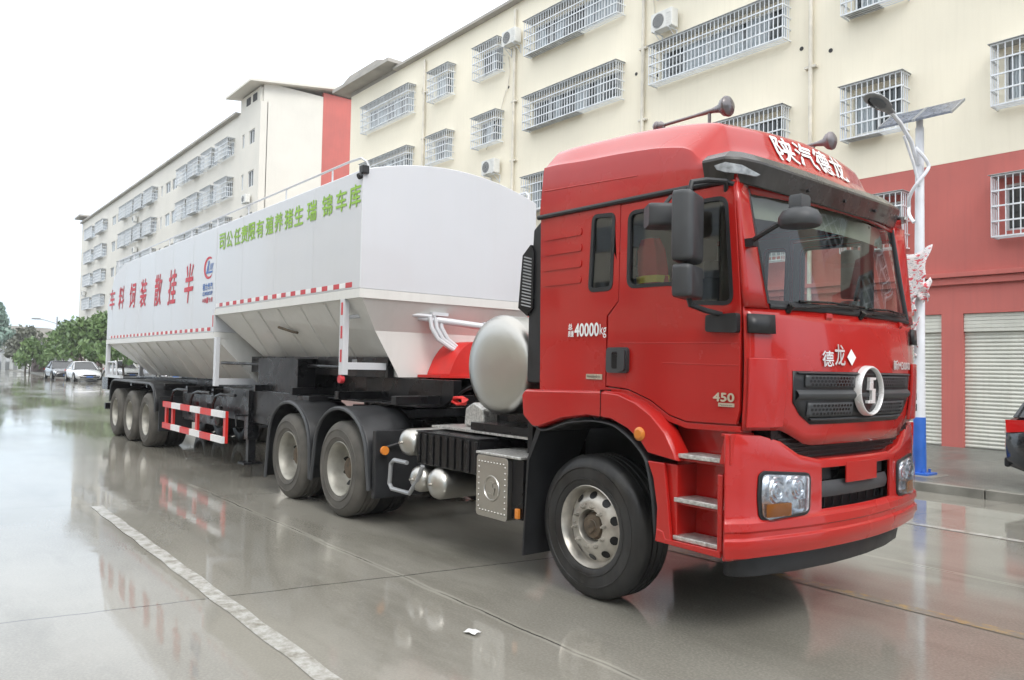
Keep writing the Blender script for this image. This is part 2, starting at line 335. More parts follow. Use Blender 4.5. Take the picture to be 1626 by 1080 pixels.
    def build(s, name, mats, parent=None, smooth=35, bevel=0., seg=2, solid=0., weld=True):
        if not isinstance(mats, (list, tuple)): mats = [mats]
        base = Vector((0, 0, 0)); p = parent
        while p is not None: base += p.location; p = p.parent
        vs = [Vector(v) + OFF - base for v in s.v]
        loc = Vector((0, 0, 0))
        if parent is None and vs:
            lo = [min(v[i] for v in vs) for i in range(3)]; hi = [max(v[i] for v in vs) for i in range(3)]
            loc = Vector(((lo[0] + hi[0]) / 2, (lo[1] + hi[1]) / 2, lo[2])); vs = [v - loc for v in vs]
        me = bpy.data.meshes.new(name); me.from_pydata(vs, [], s.f)
        for mm_ in mats: me.materials.append(mm_)
        me.polygons.foreach_set('material_index', s.m)
        bm = bmesh.new(); bm.from_mesh(me)
        if weld: bmesh.ops.remove_doubles(bm, verts=bm.verts, dist=1e-5)
        bmesh.ops.recalc_face_normals(bm, faces=bm.faces)
        bm.to_mesh(me); bm.free()
        if smooth:
            me.polygons.foreach_set('use_smooth', [True] * len(me.polygons)); me.set_sharp_from_angle(angle=R(smooth))
        o = bpy.data.objects.new(name, me); COL.objects.link(o); o.location = loc
        if parent is not None: o.parent = parent
        if solid:
            q = o.modifiers.new('solid', 'SOLIDIFY'); q.thickness = solid; q.offset = 0
        if bevel:
            q = o.modifiers.new('bevel', 'BEVEL'); q.width = bevel; q.segments = seg; q.limit_method = 'ANGLE'; q.angle_limit = R(40)
            q.harden_normals = bool(smooth)
        return o

def empty(name, loc, rz=0.):
    o = bpy.data.objects.new(name, None); COL.objects.link(o); o.location = loc; o.rotation_euler = (0, 0, rz)
    o.empty_display_size = .2; return o
def tag(o, label, cat, group=None):
    o['label'] = label; o['category'] = cat
    if group: o['group'] = group
    return o
def kind(o, k='structure'): o['kind'] = k; return o
def dup(o, parent=None):
    c = o.copy(); COL.objects.link(c); c.parent = parent
    for ch in list(o.children): dup(ch, c)
    return c
def fillet(pts, r, n=5):
    out = []; N_ = len(pts)
    for i in range(N_):
        p0, p, p1 = Vector(pts[i - 1]), Vector(pts[i]), Vector(pts[(i + 1) % N_])
        a, b = (p0 - p), (p1 - p); rr = min(r, a.length * .45, b.length * .45)
        s_, e_ = p + a.normalized() * rr, p + b.normalized() * rr
        for k in range(n + 1):
            t = k / n; out.append(tuple((1 - t) ** 2 * s_ + 2 * t * (1 - t) * p + t * t * e_))
    return out
def offset(pts, d):
    """polygon moved outwards by d (counter-clockwise or not)"""
    A = sum(pts[i - 1][0] * pts[i][1] - pts[i][0] * pts[i - 1][1] for i in range(len(pts))); sg = 1 if A > 0 else -1
    out = []
    for i in range(len(pts)):
        p0, p, p1 = Vector(pts[i - 1]), Vector(pts[i]), Vector(pts[(i + 1) % len(pts)])
        t = ((p - p0).normalized() + (p1 - p).normalized()).normalized(); out.append((p.x + sg * t.y * d, p.y - sg * t.x * d))
    return out
def text_mesh(body, bold=0., res=3):
    c = bpy.data.curves.new('t', 'FONT'); c.body = body; c.size = 1; c.offset = bold; c.resolution_u = res
    o = bpy.data.objects.new('t', c); COL.objects.link(o)
    dg = bpy.context.evaluated_depsgraph_get(); me = bpy.data.meshes.new_from_object(o.evaluated_get(dg))
    vs = [tuple(v.co) for v in me.vertices]; fs = [tuple(p.vertices) for p in me.polygons]
    bpy.data.objects.remove(o); bpy.data.curves.remove(c); bpy.data.meshes.remove(me)
    return vs, fs
def add_text(mb, body, u0, u1, v0, v1, fn, bold=0., shear=0., n=(0, -1, 0)):
    """writes body into the box u0..u1, v0..v1 of a surface fn(u, v) whose outward side is n; bold strokes are laid on in shifted layers"""
    vs, fs = text_mesh(body)
    if not vs: return
    x0, x1 = min(v[0] for v in vs), max(v[0] for v in vs); y0, y1 = min(v[1] for v in vs), max(v[1] for v in vs)
    sh = [(0, 0)] if bold == 0 else [(0, 0), (bold, 0), (-bold, 0), (0, bold), (0, -bold)]
    for k, (du, dv) in enumerate(sh):
        du *= (u1 - u0) / (x1 - x0); dv *= (v1 - v0) / (y1 - y0)
        P = [fn(u0 + du + (v[0] - x0) / (x1 - x0) * (u1 - u0) + shear * ((v[1] - y0) / (y1 - y0) - .5), v0 + dv + (v[1] - y0) / (y1 - y0) * (v1 - v0)) for v in vs]
        mb.add([(p[0] + n[0] * .0006 * k, p[1] + n[1] * .0006 * k, p[2]) for p in P], fs)
def interp(x, pts):
    return float(np.interp(x, [p[0] for p in pts], [p[1] for p in pts]))
def lin(a, b, n): return [a + (b - a) * i / (n - 1) for i in range(n)]
def arc(cx, cz, r, a0, a1, n): return [(cx + r * math.cos(R(a0 + (a1 - a0) * i / n)), cz + r * math.sin(R(a0 + (a1 - a0) * i / n))) for i in range(n + 1)]

# ------------------------------------------------------------------ ground
KY, WY = 11.65, 18.2                       # kerb line and house front
PZ = .12                                    # height of the pavement
mb = MB(); mb.add([(-900, -600, 0), (600, -600, 0), (600, 900, 0), (-900, 900, 0)], [(0, 1, 2, 3)])
kind(mb.build('road', M['road'], smooth=0))
mb = MB(); mb.box(-118, 40, KY + .16, WY + .4, -.3, PZ); kind(mb.build('pavement', M['pave'], smooth=0))
mb = MB()
x = -118.
while x < 40: mb.box(x, x + .985, KY, KY + .157, -.3, PZ + .012); x += 1.
kind(mb.build('kerb', M['kerb'], bevel=.012))
def strip(name, y0, y1, w, x0, x1, m, z=.004):
    mb = MB(); xs = lin(x0, x1, 40)
    mb.grid(lambda u, v: (u, y0 + (y1 - y0) * (u - x0) / (x1 - x0) + v * w + .008 * math.sin(u * 7 + v), z), xs, [-.5, .5])
    return kind(mb.build(name, m, smooth=0))
strip('white_lane_line', 1.86, 1.86, .12, -9.75, 3., M['line'])
strip('yellow_road_line', 5.75, 5.75, .13, -12, 12, M['yellow'])
strip('white_edge_line', 8.98, 9.05, .11, -60, 12, M['line'])

# ------------------------------------------------------------------ houses
win_cache = {}
def window(parent, x0, x1, z0, z1, caged=True, wall=WY, depth=.40, hood=True, name='window'):
    """the window of one opening: frame > pane, cage"""
    w, h = round(x1 - x0, 2), round(z1 - z0, 2); key = (w, h, caged, depth, hood)
    if key not in win_cache:
        fr = MB(); t = .05; d0, d1 = .06, .12
        fr.box(0, w, d0, d1, 0, t); fr.box(0, w, d0, d1, h - t, h); fr.box(0, t, d0, d1, t, h - t); fr.box(w - t, w, d0, d1, t, h - t)
        n = max(2, round(w / .85))
        for i in range(1, n): fr.box(w * i / n - t / 2, w * i / n + t / 2, d0 + .003, d1 + .003, t, h - t)
        if h > 1.2: fr.box(t, w - t, d0 + .006, d1 + .006, h * .72, h * .72 + t)
        pn = MB(); pn.add([(0, .10, 0), (w, .10, 0), (w, .10, h), (0, .10, h)], [(0, 1, 2, 3)])
        cg = MB()
        if caged:
            a, b, c, e_ = -.13, w + .13, -.16, h + .12; D = -depth; s = .0095
            nb = max(6, round((b - a) / .135)); nz_ = 4
            for i in range(nb + 1):
                xx = a + (b - a) * i / nb; cg.box(xx - s, xx + s, D - s, D + s, c, e_)
            for sx_ in (a, b):
                for k in range(1, 4): cg.box(sx_ - s, sx_ + s, D * k / 4 - s, D * k / 4 + s, c, e_)
            for k in range(nz_ + 1):
                zz = c + (e_ - c) * k / nz_; s2 = .016
                cg.box(a - .004, b + .004, D - s2, D + s2, zz - s2, zz + s2)
                cg.box(a - s2, a + s2, D + s2, 0, zz - s2, zz + s2); cg.box(b - s2, b + s2, D + s2, 0, zz - s2, zz + s2)
            for k in range(1, 4): cg.box(a, b, D * k / 4 - s, D * k / 4 + s, c - s, c + s)
            cg.mi(1)
            if hood: cg.box(a - .05, b + .05, D - .06, -.004, e_ + .018, e_ + .03)
            if (int(w * 100) // 3) % 2 == 0: cg.box(a + .05, a + (b - a) * .6, D + .02, -.01, c + .014, c + .024)
        sv_ = globals()['OFF'].copy(); globals()['OFF'].zero()
        root = empty('tmp', (0, 0, 0))
        f = fr.build(name, M['wframe'], root, smooth=0); pn.build('pane', M['pane'], f, smooth=0)
        if caged: cg.build('cage', [M['cage'], M['sheet']], f, smooth=0)
        f.parent = None; bpy.data.objects.remove(root); globals()['OFF'][:] = sv_
        win_cache[key] = f; o = f
    else: o = dup(win_cache[key])
    o.parent = parent; o.location = Vector((x0, wall, z0)) - parent.location
    return o

def facade(name, parent, m, x0, x1, z0, z1, holes, y=WY, thick=.2):
    mb = MB(); mb.prism([(x0, z0), (x1, z0), (x1, z1), (x0, z1)], 'y', y, y + thick, [[(a, c), (b, c), (b, d), (a, d)] for a, b, c, d in holes])
    mb.box(x0, x1, y + .45, y + .5, z0, z1)
    return mb.build(name, m, parent, smooth=0)

# --- the cream and red house behind the truck
bld = tag(empty('apartment_building', (-13, WY, 0)), 'cream five storey apartment house with red ground floor and barred windows behind the truck', 'building')
FL = [(4.78, 5.78), (7.56, 8.58), (10.66, 11.58), (13.46, 14.46)]
COLS = [(-5.85, -4.5), (-9.15, -7.95), (-15.3, -11.0), (-21.4, -16.95), (-24.65, -23.3), (-28.05, -26.7), (-34.2, -29.9), (-1.6, -.1), (1.4, 5.2)]
red_h, cream_h = [], []
for (a, b) in COLS:
    for k, (c, d) in enumerate(FL):
        (red_h if k == 0 else cream_h).append((a, b, c, d))
SH = [(-6.68, -3.3), (-10.6, -7.12), (-14.6, -11.1), (-2.8, .6), (-18.6, -15.1), (-22.6, -19.1), (-26.6, -23.1)]
shop_h = [(a, b, .12, 3.06) for a, b in SH]
facade('wall', bld, M['cream'], -36.2, 9, 6.46, 15.75, cream_h)
facade('ground_floor_wall', bld, M['redwall'], -36.2, 9, 0, 6.456, red_h + shop_h)
mb = MB(); mb.box(-36.2, -36.0, WY + .2, WY + 11, 0, 15.75); mb.box(8.8, 9, WY + .2, WY + 11, 0, 15.75); mb.box(-36.2, 9, WY + 11, WY + 11.2, 0, 15.75)
mb.build('side_wall', M['cream'], bld, smooth=0)
mb = MB(); mb.box(-36.0, 9.0, WY + .203, WY + 10.9, 15.2, 15.3); mb.box(-31.5, 9.3, WY - .28, WY + .25, 15.755, 15.87)
mb.build('roof', M['roofc'], bld, smooth=0)
mb = MB(); mb.box(-36.25, -31.6, WY + .01, WY + 6, 15.75, 15.95); mb.prism([(-36.9, 15.95), (-31.1, 15.95), (-31.1, 16.12), (-36.9, 16.12)], 'y', WY - .75, WY + 6.2)
mb.prism([(-36.7, 16.12), (-31.3, 16.12), (-32.6, 16.5), (-35.4, 16.5)], 'y', WY - .55, WY + 6)
mb.build('stair_tower_roof', M['roofc'], bld, smooth=0)
mb = MB(); mb.box(-36.2, 9.0, WY - .16, WY - .002, 3.86, 3.96); mb.box(-36.2, 9.0, WY - .09, WY - .003, 3.70, 3.855)
mb.build('ledge', M['redwall'], bld, smooth=0, bevel=.01)
for h in red_h + cream_h:
    if h[0] > 3 and h[2] > 10: continue
    window(bld, *h)
for (a, b) in SH:
    mb = MB(); n = 30; prof = []
    for i in range(n * 4 + 1):
        z = PZ + (2.66 - PZ) * i / (n * 4); prof.append((z, .03 * abs(math.sin(PI * i / 4))))
    mb.grid(lambda u, v: (u, WY + .14 - interp(v, prof), v), [a, b], [p[0] for p in prof])
    s = mb.build('shutter', M['shutter'], bld, smooth=60)
    hb = MB()
    for k in range(5): hb.box(a, b, WY + .05 - .006 * (k % 2), WY + .17, 2.66 + .08 * k, 2.66 + .08 * k + .076)
    hb.build('shutter_box', M['shutter'], s, smooth=0, bevel=.006)
for px in (-10.25, -15.95, -22.45, -28.9, -3.0):
    mb = MB(); mb.cyl((px, WY - .09, 3.9 if px < -16 else .2), (px, WY - .09, 15.5), .055, n=12)
    for z in (5.3, 7.4, 9.6, 11.9, 14.): mb.box(px - .16, px + .16, WY - .12, WY - .002, z - .03, z + .03)
    mb.build('drainpipe', M['pipe'], bld)
for px, pz in ((-10.6, 7.4), (-9.75, 9.9), (-10.55, 10.2), (-16.3, 11.2), (-15.4, 10.9), (-22.9, 12.6)):     # holes left for hoses
    mb = MB(); mb.cyl((px, WY - .012, pz), (px, WY + .002, pz), .055, n=12); mb.build('hose_hole', M['reveal'], bld)
for (x0_, z0_, x1_, z1_) in ((-22.9, 13.8, -22.95, 12.4), (-24.2, 10.4, -23.0, 12.5), (-15.5, 12.6, -15.95, 14.2), (-29.2, 14.1, -28.9, 15.0)):
    mb = MB(); mb.tube([(x0_ + (x1_ - x0_) * t + .12 * math.sin(t * PI), WY - .05, z0_ + (z1_ - z0_) * t) for t in lin(0, 1, 8)], .016, 6); mb.build('hose', M['pipe'], bld)

# --- the paler house further left
far = tag(empty('apartment_building', (-80, WY, 0)), 'pale six storey apartment house with a red strip on its end wall, far left', 'building')
LF = [(16.45, 17.4), (13.5, 14.6), (10.7, 11.75), (7.85, 8.9), (5.0, 6.0)]
cols2 = [(-51.2, -50.15, 0), (-52.5, -52.05, 0), (-56.6, -54.15, 1), (-59.9, -57.7, 1), (-63.3, -60.9, 1), (-66.5, -64.0, 1), (-69.6, -68.1, 0), (-71.6, -70.1, 0), (-73.2, -72.6, 0),
         (-77.2, -74.3, 1), (-80.9, -78.2, 1), (-84.2, -81.7, 1), (-87.3, -84.7, 1), (-90.4, -88.6, 0), (-92.9, -91.1, 0), (-99.5, -95.3, 1), (-105.9, -101.5, 1)]
h2 = [(a, b, c, d, cg) for a, b, cg in cols2 for c, d in LF]
facade('wall', far, M['cream2'], -110.5, -49.2, 0, 19.0, [q[:4] for q in h2])
for q in h2: window(far, *q[:4], caged=bool(q[4]), depth=.5)
mb = MB(); mb.box(-49.35, -49.2, WY + .2, 22.6, 0, 20.3); mb.box(-110.5, -110.3, WY + .2, 32, 0, 19.8); mb.box(-110.3, -49.4, 31.8, 32, 0, 19.8)
mb.build('end_wall', M['cream2'], far, smooth=0)
mb = MB(); mb.box(-49.40, -49.17, 22.6, 32, 0, 20.6); mb.build('end_wall_strip', M['redwall'], far, smooth=0)
mb = MB(); mb.box(-110.5, -53.2, WY - .3, WY + .3, 19.02, 19.18); mb.box(-110.3, -53.2, WY + .3, 31.8, 18.7, 18.8)
mb.build('roof', M['roofc'], far, smooth=0)
mb = MB(); mb.box(-53.0, -49.36, WY + .01, WY + .2, 19.0, 20.0); mb.box(-53.0, -52.8, WY + .2, 31.8, 18.8, 20.2)
for wx_ in (-51.8, -50.6): mb.mi(1); mb.box(wx_, wx_ + .7, WY - .03, WY + .008, 19.25, 19.75)
mb.mi(0); mb.prism([(WY - .9, 20.0), (WY - .9, 20.15), (25.2, 21.35), (32.4, 20.9), (32.4, 20.7), (25.2, 21.15)], 'x', -53.6, -48.7)
mb.build('stair_tower_roof', [M['cream2'], M['reveal']], far, smooth=0)
mb = MB(); mb.prism([(-111.3, 19.6), (-107.6, 19.6), (-107.6, 19.8), (-111.3, 19.8)], 'y', WY - .8, WY + 6); mb.box(-110.4, -108, WY + .02, WY + 5, 19.0, 19.6)
mb.build('end_tower_roof', M['roofc'], far, smooth=0)

# --- air conditioners hung on the two houses
def air_conditioner(x, z, label, y=WY, group='air conditioners on the house fronts'):
    globals()['OFF'].zero()
    r = empty('air_conditioner', (x, y, z))
    w, h, d = .82, .56, .30
    mb = MB(); mb.box(x - w / 2, x + w / 2, y - .42, y - .42 + d, z, z + h); mb.build('case', M['ac'], r, bevel=.02)
    mb = MB(); mb.cyl((x - .12, y - .425, z + h / 2), (x - .12, y - .43, z + h / 2), .22, n=24); mb.mi(1)
    for k in range(4): mb.lathe([(.05 + .05 * k, -.004), (.058 + .05 * k, -.004)], (x - .12, y - .43, z + h / 2), 24)
    for k in range(5): mb.box(x + .2, x + .36, y - .428, y - .419, z + .1 + .08 * k, z + .13 + .08 * k)
    mb.build('fan_grille', [M['acdark'], M['ac']], r)
    for s in (-.28, .28):
        mb = MB(); mb.box(x + s - .015, x + s + .015, y - .45, y, z - .035, z - .003); mb.box(x + s - .015, x + s + .015, y - .03, y, z - .33, z - .034)
        mb.tube([(x + s, y - .40, z - .03), (x + s, y - .02, z - .30)], .012, 6); mb.build('bracket', M['cage'], r)
    return tag(r, label, 'air conditioner', group)
air_conditioner(-22.45, 14.05, 'white air conditioner beside the long top floor cage, left of the roof line')
air_conditioner(-14.95, 12.1, 'white air conditioner on the cream wall above the cage over the truck cab')
air_conditioner(-23.6, 9.25, 'white air conditioner on the cream wall just above the white tank roof')
air_conditioner(-50.7, 12.35, 'air conditioner below the plain corner window of the pale house')
air_conditioner(-81.4, 15.3, 'air conditioner between two barred windows of the pale house')
air_conditioner(-81.1, 12.2, 'lower air conditioner between barred windows of the pale house')
air_conditioner(-106.4, 9.5, 'air conditioner at the far end of the pale house')

# ------------------------------------------------------------------ the red tractor truck
# truck frame: x forward from the front axle, y across (near side negative), z up
TO = Vector((-3.98, 5.10, 0)); OFF[:] = TO
truck = tag(empty('tractor_truck', TO), 'red high roof tractor truck with smoked sun visor coupled to the white tank trailer', 'truck')
CP = [(0, 1.468), (.4, 1.455), (.7, 1.415), (.85, 1.388), (.95, 1.362), (1.05, 1.340), (1.10, 1.328), (1.14, 1.312)]
def C(y): return interp(abs(y), CP)
def lean(y, z):
    k = interp(abs(y), [(0, .19), (.95, .19), (1.14, .09)])
    return -k * (z - 2.07) if z > 2.07 else 0.035 * math.sin(PI * (z - 1.33) / .74) * (1 if abs(y) < .9 else .4) if z > 1.33 else 0
def FX(y, z, d=0.): return (C(y) + lean(y, z) + d, y, z)
SY = 1.14
# window and door outlines in (x, z)
WIN_D = fillet([(.38, 2.25), (.80, 2.245), (.93, 2.11), (1.245, 2.09), (1.195, 2.765), (.385, 2.785)], .07)
WIN_Q = fillet([(.0, 2.25), (.23, 2.25), (.25, 2.795), (.03, 2.81)], .05)
DOOR = [(.19, 1.56), (.40, 1.545), (.60, 1.48), (.76, 1.39), (.90, 1.355), (1.27, 1.36), (1.295, 1.45), (1.30, 2.07), (1.245, 2.84), (.31, 2.845), (.30, 2.16), (.20, 2.06)]
SIDE = [(-.53, 1.50), (.10, 1.50), (.40, 1.50), (.60, 1.43), (.76, 1.345), (.90, 1.31), (1.305, 1.315), (1.312, 2.07), (1.243, 2.86), (-.555, 2.875)]

cab = MB()
for s in (-1, 1):
    cab.prism([(-.53, 1.50), (.182, 1.50), (.182, 2.062), (.294, 2.165), (.303, 2.87), (-.555, 2.875)], 'y', s * SY, s * (SY - .035), [WIN_Q])
    cab.prism([(.303, 2.851), (1.243, 2.846), (1.243, 2.86), (.303, 2.87)], 'y', s * SY, s * (SY - .03))
    cab.prism([(.182, 1.50), (.40, 1.49), (.60, 1.43), (.76, 1.345), (.90, 1.31), (1.305, 1.315), (1.30, 1.352), (.90, 1.348), (.757, 1.384), (.595, 1.474), (.398, 1.538), (.182, 1.552)], 'y', s * SY, s * (SY - .03))
cab.box(-.53, -.50, -1.10, 1.10, 1.4, 2.86)
cab.box(-.50, 1.25, -1.10, 1.10, 1.33, 1.37)
cab_o = cab.build('cab', M['red'], truck, bevel=.008)
mb = MB()                                                                   # stiffening swages at the cab's rear
for z in (2.32, 2.44, 2.56, 2.68): mb.prism(fillet([(-.50, z), (-.08, z), (-.08, z + .055), (-.50, z + .055)], .03), 'y', -SY - .008, -SY + .004)
mb.build('side_swage', M['red'], cab_o, bevel=.006)
mb = MB(); ys = lin(-1.14, 1.14, 33)
mb.grid(lambda y, t: (lambda zb: FX(y, zb + (2.075 - zb) * t))(interp(abs(y), [(0, 1.225), (.62, 1.225), (.84, 1.325), (1.14, 1.33)])), ys, lin(0, 1, 12)); mb.build('front_panel', M['red'], cab_o, solid=.012)
for s in (-1, 1):
    mb = MB(); mb.grid(lambda t, z: FX(s * (interp(z, [(2.07, .955), (2.86, .985)]) * (1 - t) + 1.14 * t), z, .002), lin(0, 1, 6), lin(2.07, 2.842, 7))
    mb.build('windscreen_pillar', M['red'], cab_o, solid=.03)
mb = MB(); mb.grid(lambda y, z: FX(y, z), lin(-1.12, 1.12, 21), lin(2.80, 2.93, 3)); mb.build('windscreen_header', M['red'], cab_o, solid=.02)
# windscreen: glass, black border
mb = MB(); mb.grid(lambda y, z: FX(y * interp(z, [(2.07, .955), (2.82, .985)]), z, .004), lin(-1, 1, 25), lin(2.075, 2.83, 9))
ws = mb.build('windscreen', M['glass'], truck)
mb = MB()
def wsx(y, z): return FX(y * interp(z, [(2.07, .955), (2.82, .985)]), z, .007)
mb.tube([wsx(-1, z) for z in lin(2.10, 2.82, 6)], .016); mb.tube([wsx(1, z) for z in lin(2.10, 2.82, 6)], .016)
mb.tube([wsx(y, 2.085) for y in lin(-.99, .99, 21)], .016)
mb.grid(lambda y, z: FX(y * .955, z, .008), lin(-.98, .98, 21), [2.085, 2.125])
mb.build('windscreen_seal', M['black'], ws)
# roof fairing
def Hs(x, zs, zt, zc, w, yt, rear=0.):
    pr = [(1.14, 2.865), (1.135, 3.0), (1.12, zs - .02), (1.10, zs), (yt + .04, zt - .012), (yt - .03, zt + .006), (yt * .55, (zt + zc * 2) / 3), (0, zc)]
    out = []
    for sg, rng in ((-1, range(8)), (1, range(6, -1, -1))):
        for i in rng:
            y, z = pr[i]; z = min(z, max(zs, zt, zc)) if i < 3 else z
            out.append((x + (C(y) - C(0)) * w + rear * (z - 2.865), sg * y, z))
    return out
RS = [(-.57, 3.285, 3.44, 3.475, 0, .93, .05), (-.40, 3.28, 3.445, 3.48, 0, .92, .03), (-.1, 3.255, 3.44, 3.475, 0, .90, 0), (.25, 3.235, 3.43, 3.465, 0, .88, 0), (.60, 3.205, 3.40, 3.44, .1, .87, 0), (.85, 3.165, 3.365, 3.405, .25, .86, 0), (.985, 3.13, 3.34, 3.385, .6, .86, 0), (1.055, 3.09, 3.305, 3.35, .8, .87, 0),
      (1.10, 3.06, 3.235, 3.275, .9, .89, 0), (1.16, 3.04, 3.13, 3.155, 1, .92, 0), (1.24, 3.0, 3.035, 3.05, 1, .95, 0), (1.275, 2.955, 2.965, 2.97, 1, .97, 0), (1.28, 2.90, 2.91, 2.91, 1, .98, 0)]
def crom(P, n):
    """the points of P with n - 1 smooth ones between each two"""
    out = []
    for i in range(len(P) - 1):
        p0, p1, p2, p3 = [Vector(P[min(max(k, 0), len(P) - 1)]) for k in (i - 1, i, i + 1, i + 2)]
        for k in range(n):
            t = k / n; out.append(.5 * (2 * p1 + (p2 - p0) * t * .7 + (2 * p0 - 5 * p1 + 4 * p2 - p3) * t * t * .7 + (3 * p1 - p0 - 3 * p2 + p3) * t ** 3 * .7 + (p2 - p1) * .6 * t) if False else p1.lerp(p2, t) + ((p1 * 2 - p0 - p2) * (1 - t) + (p2 * 2 - p1 - p3) * t) * t * (1 - t) * .33)
    return out + [Vector(P[-1])]
RG = [Hs(*q) for q in RS]
RG = list(zip(*[crom([r_[i] for r_ in RG], 4) for i in range(len(RG[0]))]))
RG = [crom(list(r_), 4) for r_ in RG]
mb = MB(); mb.loft(RG, closed=False, caps=False)
mb.add(RG[0], [tuple(range(len(RG[0])))])
roof = mb.build('roof_fairing', M['red'], truck, smooth=40)
for s in (-1, 1):                                                            # pressed line on the fairing's side
    mb = MB(); mb.tube([(-.54, s * 1.129, 3.085), (.1, s * 1.130, 3.05), (.45, s * 1.131, 3.03)], .006, 6); mb.build('fairing_crease', M['red'], roof)
for s in (-1, 1): mb = MB(); mb.tube([(-.575, s * 1.147, 2.877), (.6, s * 1.147, 2.868), (1.16, s * 1.147, 2.862), (1.24, s * 1.13, 2.83)], .019); mb.build('rain_gutter', M['black'], truck)
from mathutils.bvhtree import BVHTree
def caster(objs):
    vs, fs = [], []
    for o in objs:
        base = Vector((0, 0, 0)); p = o
        while p is not None: base += p.location; p = p.parent
        n0 = len(vs); vs += [v.co + base - OFF for v in o.data.vertices]; fs += [tuple(i + n0 for i in q.vertices) for q in o.data.polygons]
    t = BVHTree.FromPolygons(vs, fs)
    def cast(y, z, d=.006):
        h = t.ray_cast(Vector((4, y, z)), Vector((-1, 0, 0)))
        return (h[0].x + d, y, z) if h[0] else (1.2, y, z)
    return cast
roof_cast = caster([roof])
def fine_text(body, bold, cuts=2, lim=.12):
    vs, fs = text_mesh(body, bold)
    bmx = bmesh.new(); me_ = bpy.data.meshes.new('t'); me_.from_pydata(vs, [], fs); bmx.from_mesh(me_)
    bmesh.ops.triangulate(bmx, faces=bmx.faces); bmesh.ops.subdivide_edges(bmx, edges=[e_ for e_ in bmx.edges if e_.calc_length() > lim], cuts=cuts)
    bmesh.ops.triangulate(bmx, faces=bmx.faces)
    bmx.verts.index_update(); vv = [tuple(v.co) for v in bmx.verts]; ff = [tuple(v.index for v in f.verts) for f in bmx.faces]; bmx.free(); bpy.data.meshes.remove(me_)
    return vv, ff
mb = MB()
for i, ch in enumerate('陕汽德龙'):
    a = -.475 + i * .24; vv, ff = fine_text(ch, 0)
    x0, x1 = min(v[0] for v in vv), max(v[0] for v in vv); y0, y1 = min(v[1] for v in vv), max(v[1] for v in vv)
    for k, (du, dv) in enumerate(((0, 0), (.005, 0), (-.005, 0), (0, .004), (0, -.004))): mb.add([roof_cast(a + du + (v[0] - x0) / (x1 - x0) * .215, 3.125 + dv + (v[1] - y0) / (y1 - y0) * .195, .008 + .0008 * k) for v in vv], ff)
mb.build('roof_lettering', M['wtext'], roof, smooth=0)
# sun visor
VP = [(1.04, -1.185), (1.20, -1.178), (1.272, -1.11), (1.325, -.98), (1.378, -.66), (1.412, -.3), (1.418, 0), (1.405, .3), (1.365, .66), (1.295, .95), (1.245, 1.08), (1.18, 1.16), (1.04, 1.185)]
def vsec(i):
    x, y = VP[i]; k = abs(y) / 1.165; nx, ny = (1, 0) if abs(y) < 1.0 else (.6, .8 * (1 if y > 0 else -1)) if abs(y) < 1.15 else (.1, 1 if y > 0 else -1)
    zt = 2.975 + .065 * k; zr = 2.925 + .07 * k * k; zb = 2.795 + .055 * k * k
    P = lambda d, z: (x + nx * d, y + ny * d, z)
    return [P(-.10, zt + .015), P(-.06, zt + .01), P(0.005, zr + .008), P(.008, zr - .008), P(-.035, zb + .006), P(-.045, zb), P(-.055, zb + .004), P(-.02, zr - .02), P(-.10, zt - .012)]
mb = MB(); mb.loft([vsec(i) for i in range(len(VP))]); vis = mb.build('sun_visor', M['visor'], truck, smooth=25)
for s in (-1, 1):                                                            # clear marker lamps at the visor's ends
    A_ = [(1.13, 1.194, 2.955), (1.205, 1.186, 2.965), (1.278, 1.120, 2.945), (1.326, .995, 2.897)]; B_ = [(1.15, 1.194, 2.925), (1.205, 1.186, 2.90), (1.272, 1.122, 2.89), (1.312, 1.02, 2.882)]
    mb = MB(); mb.loft([[(x + .004, s * y, z) for x, y, z in A_], [(x + .004, s * y, z) for x, y, z in B_]], caps=False, closed=False)
    mb.build('marker_lamp', M['marker'], vis, solid=.016, smooth=40, bevel=.004)
for y in (-.55, -.1, .35, .75): mb = MB(); mb.cyl((1.375 + .02 * (1 - abs(y)), y, 2.86), (1.395 + .02 * (1 - abs(y)), y, 2.86), .011, n=10); mb.build('visor_bolt', M['black'], vis)
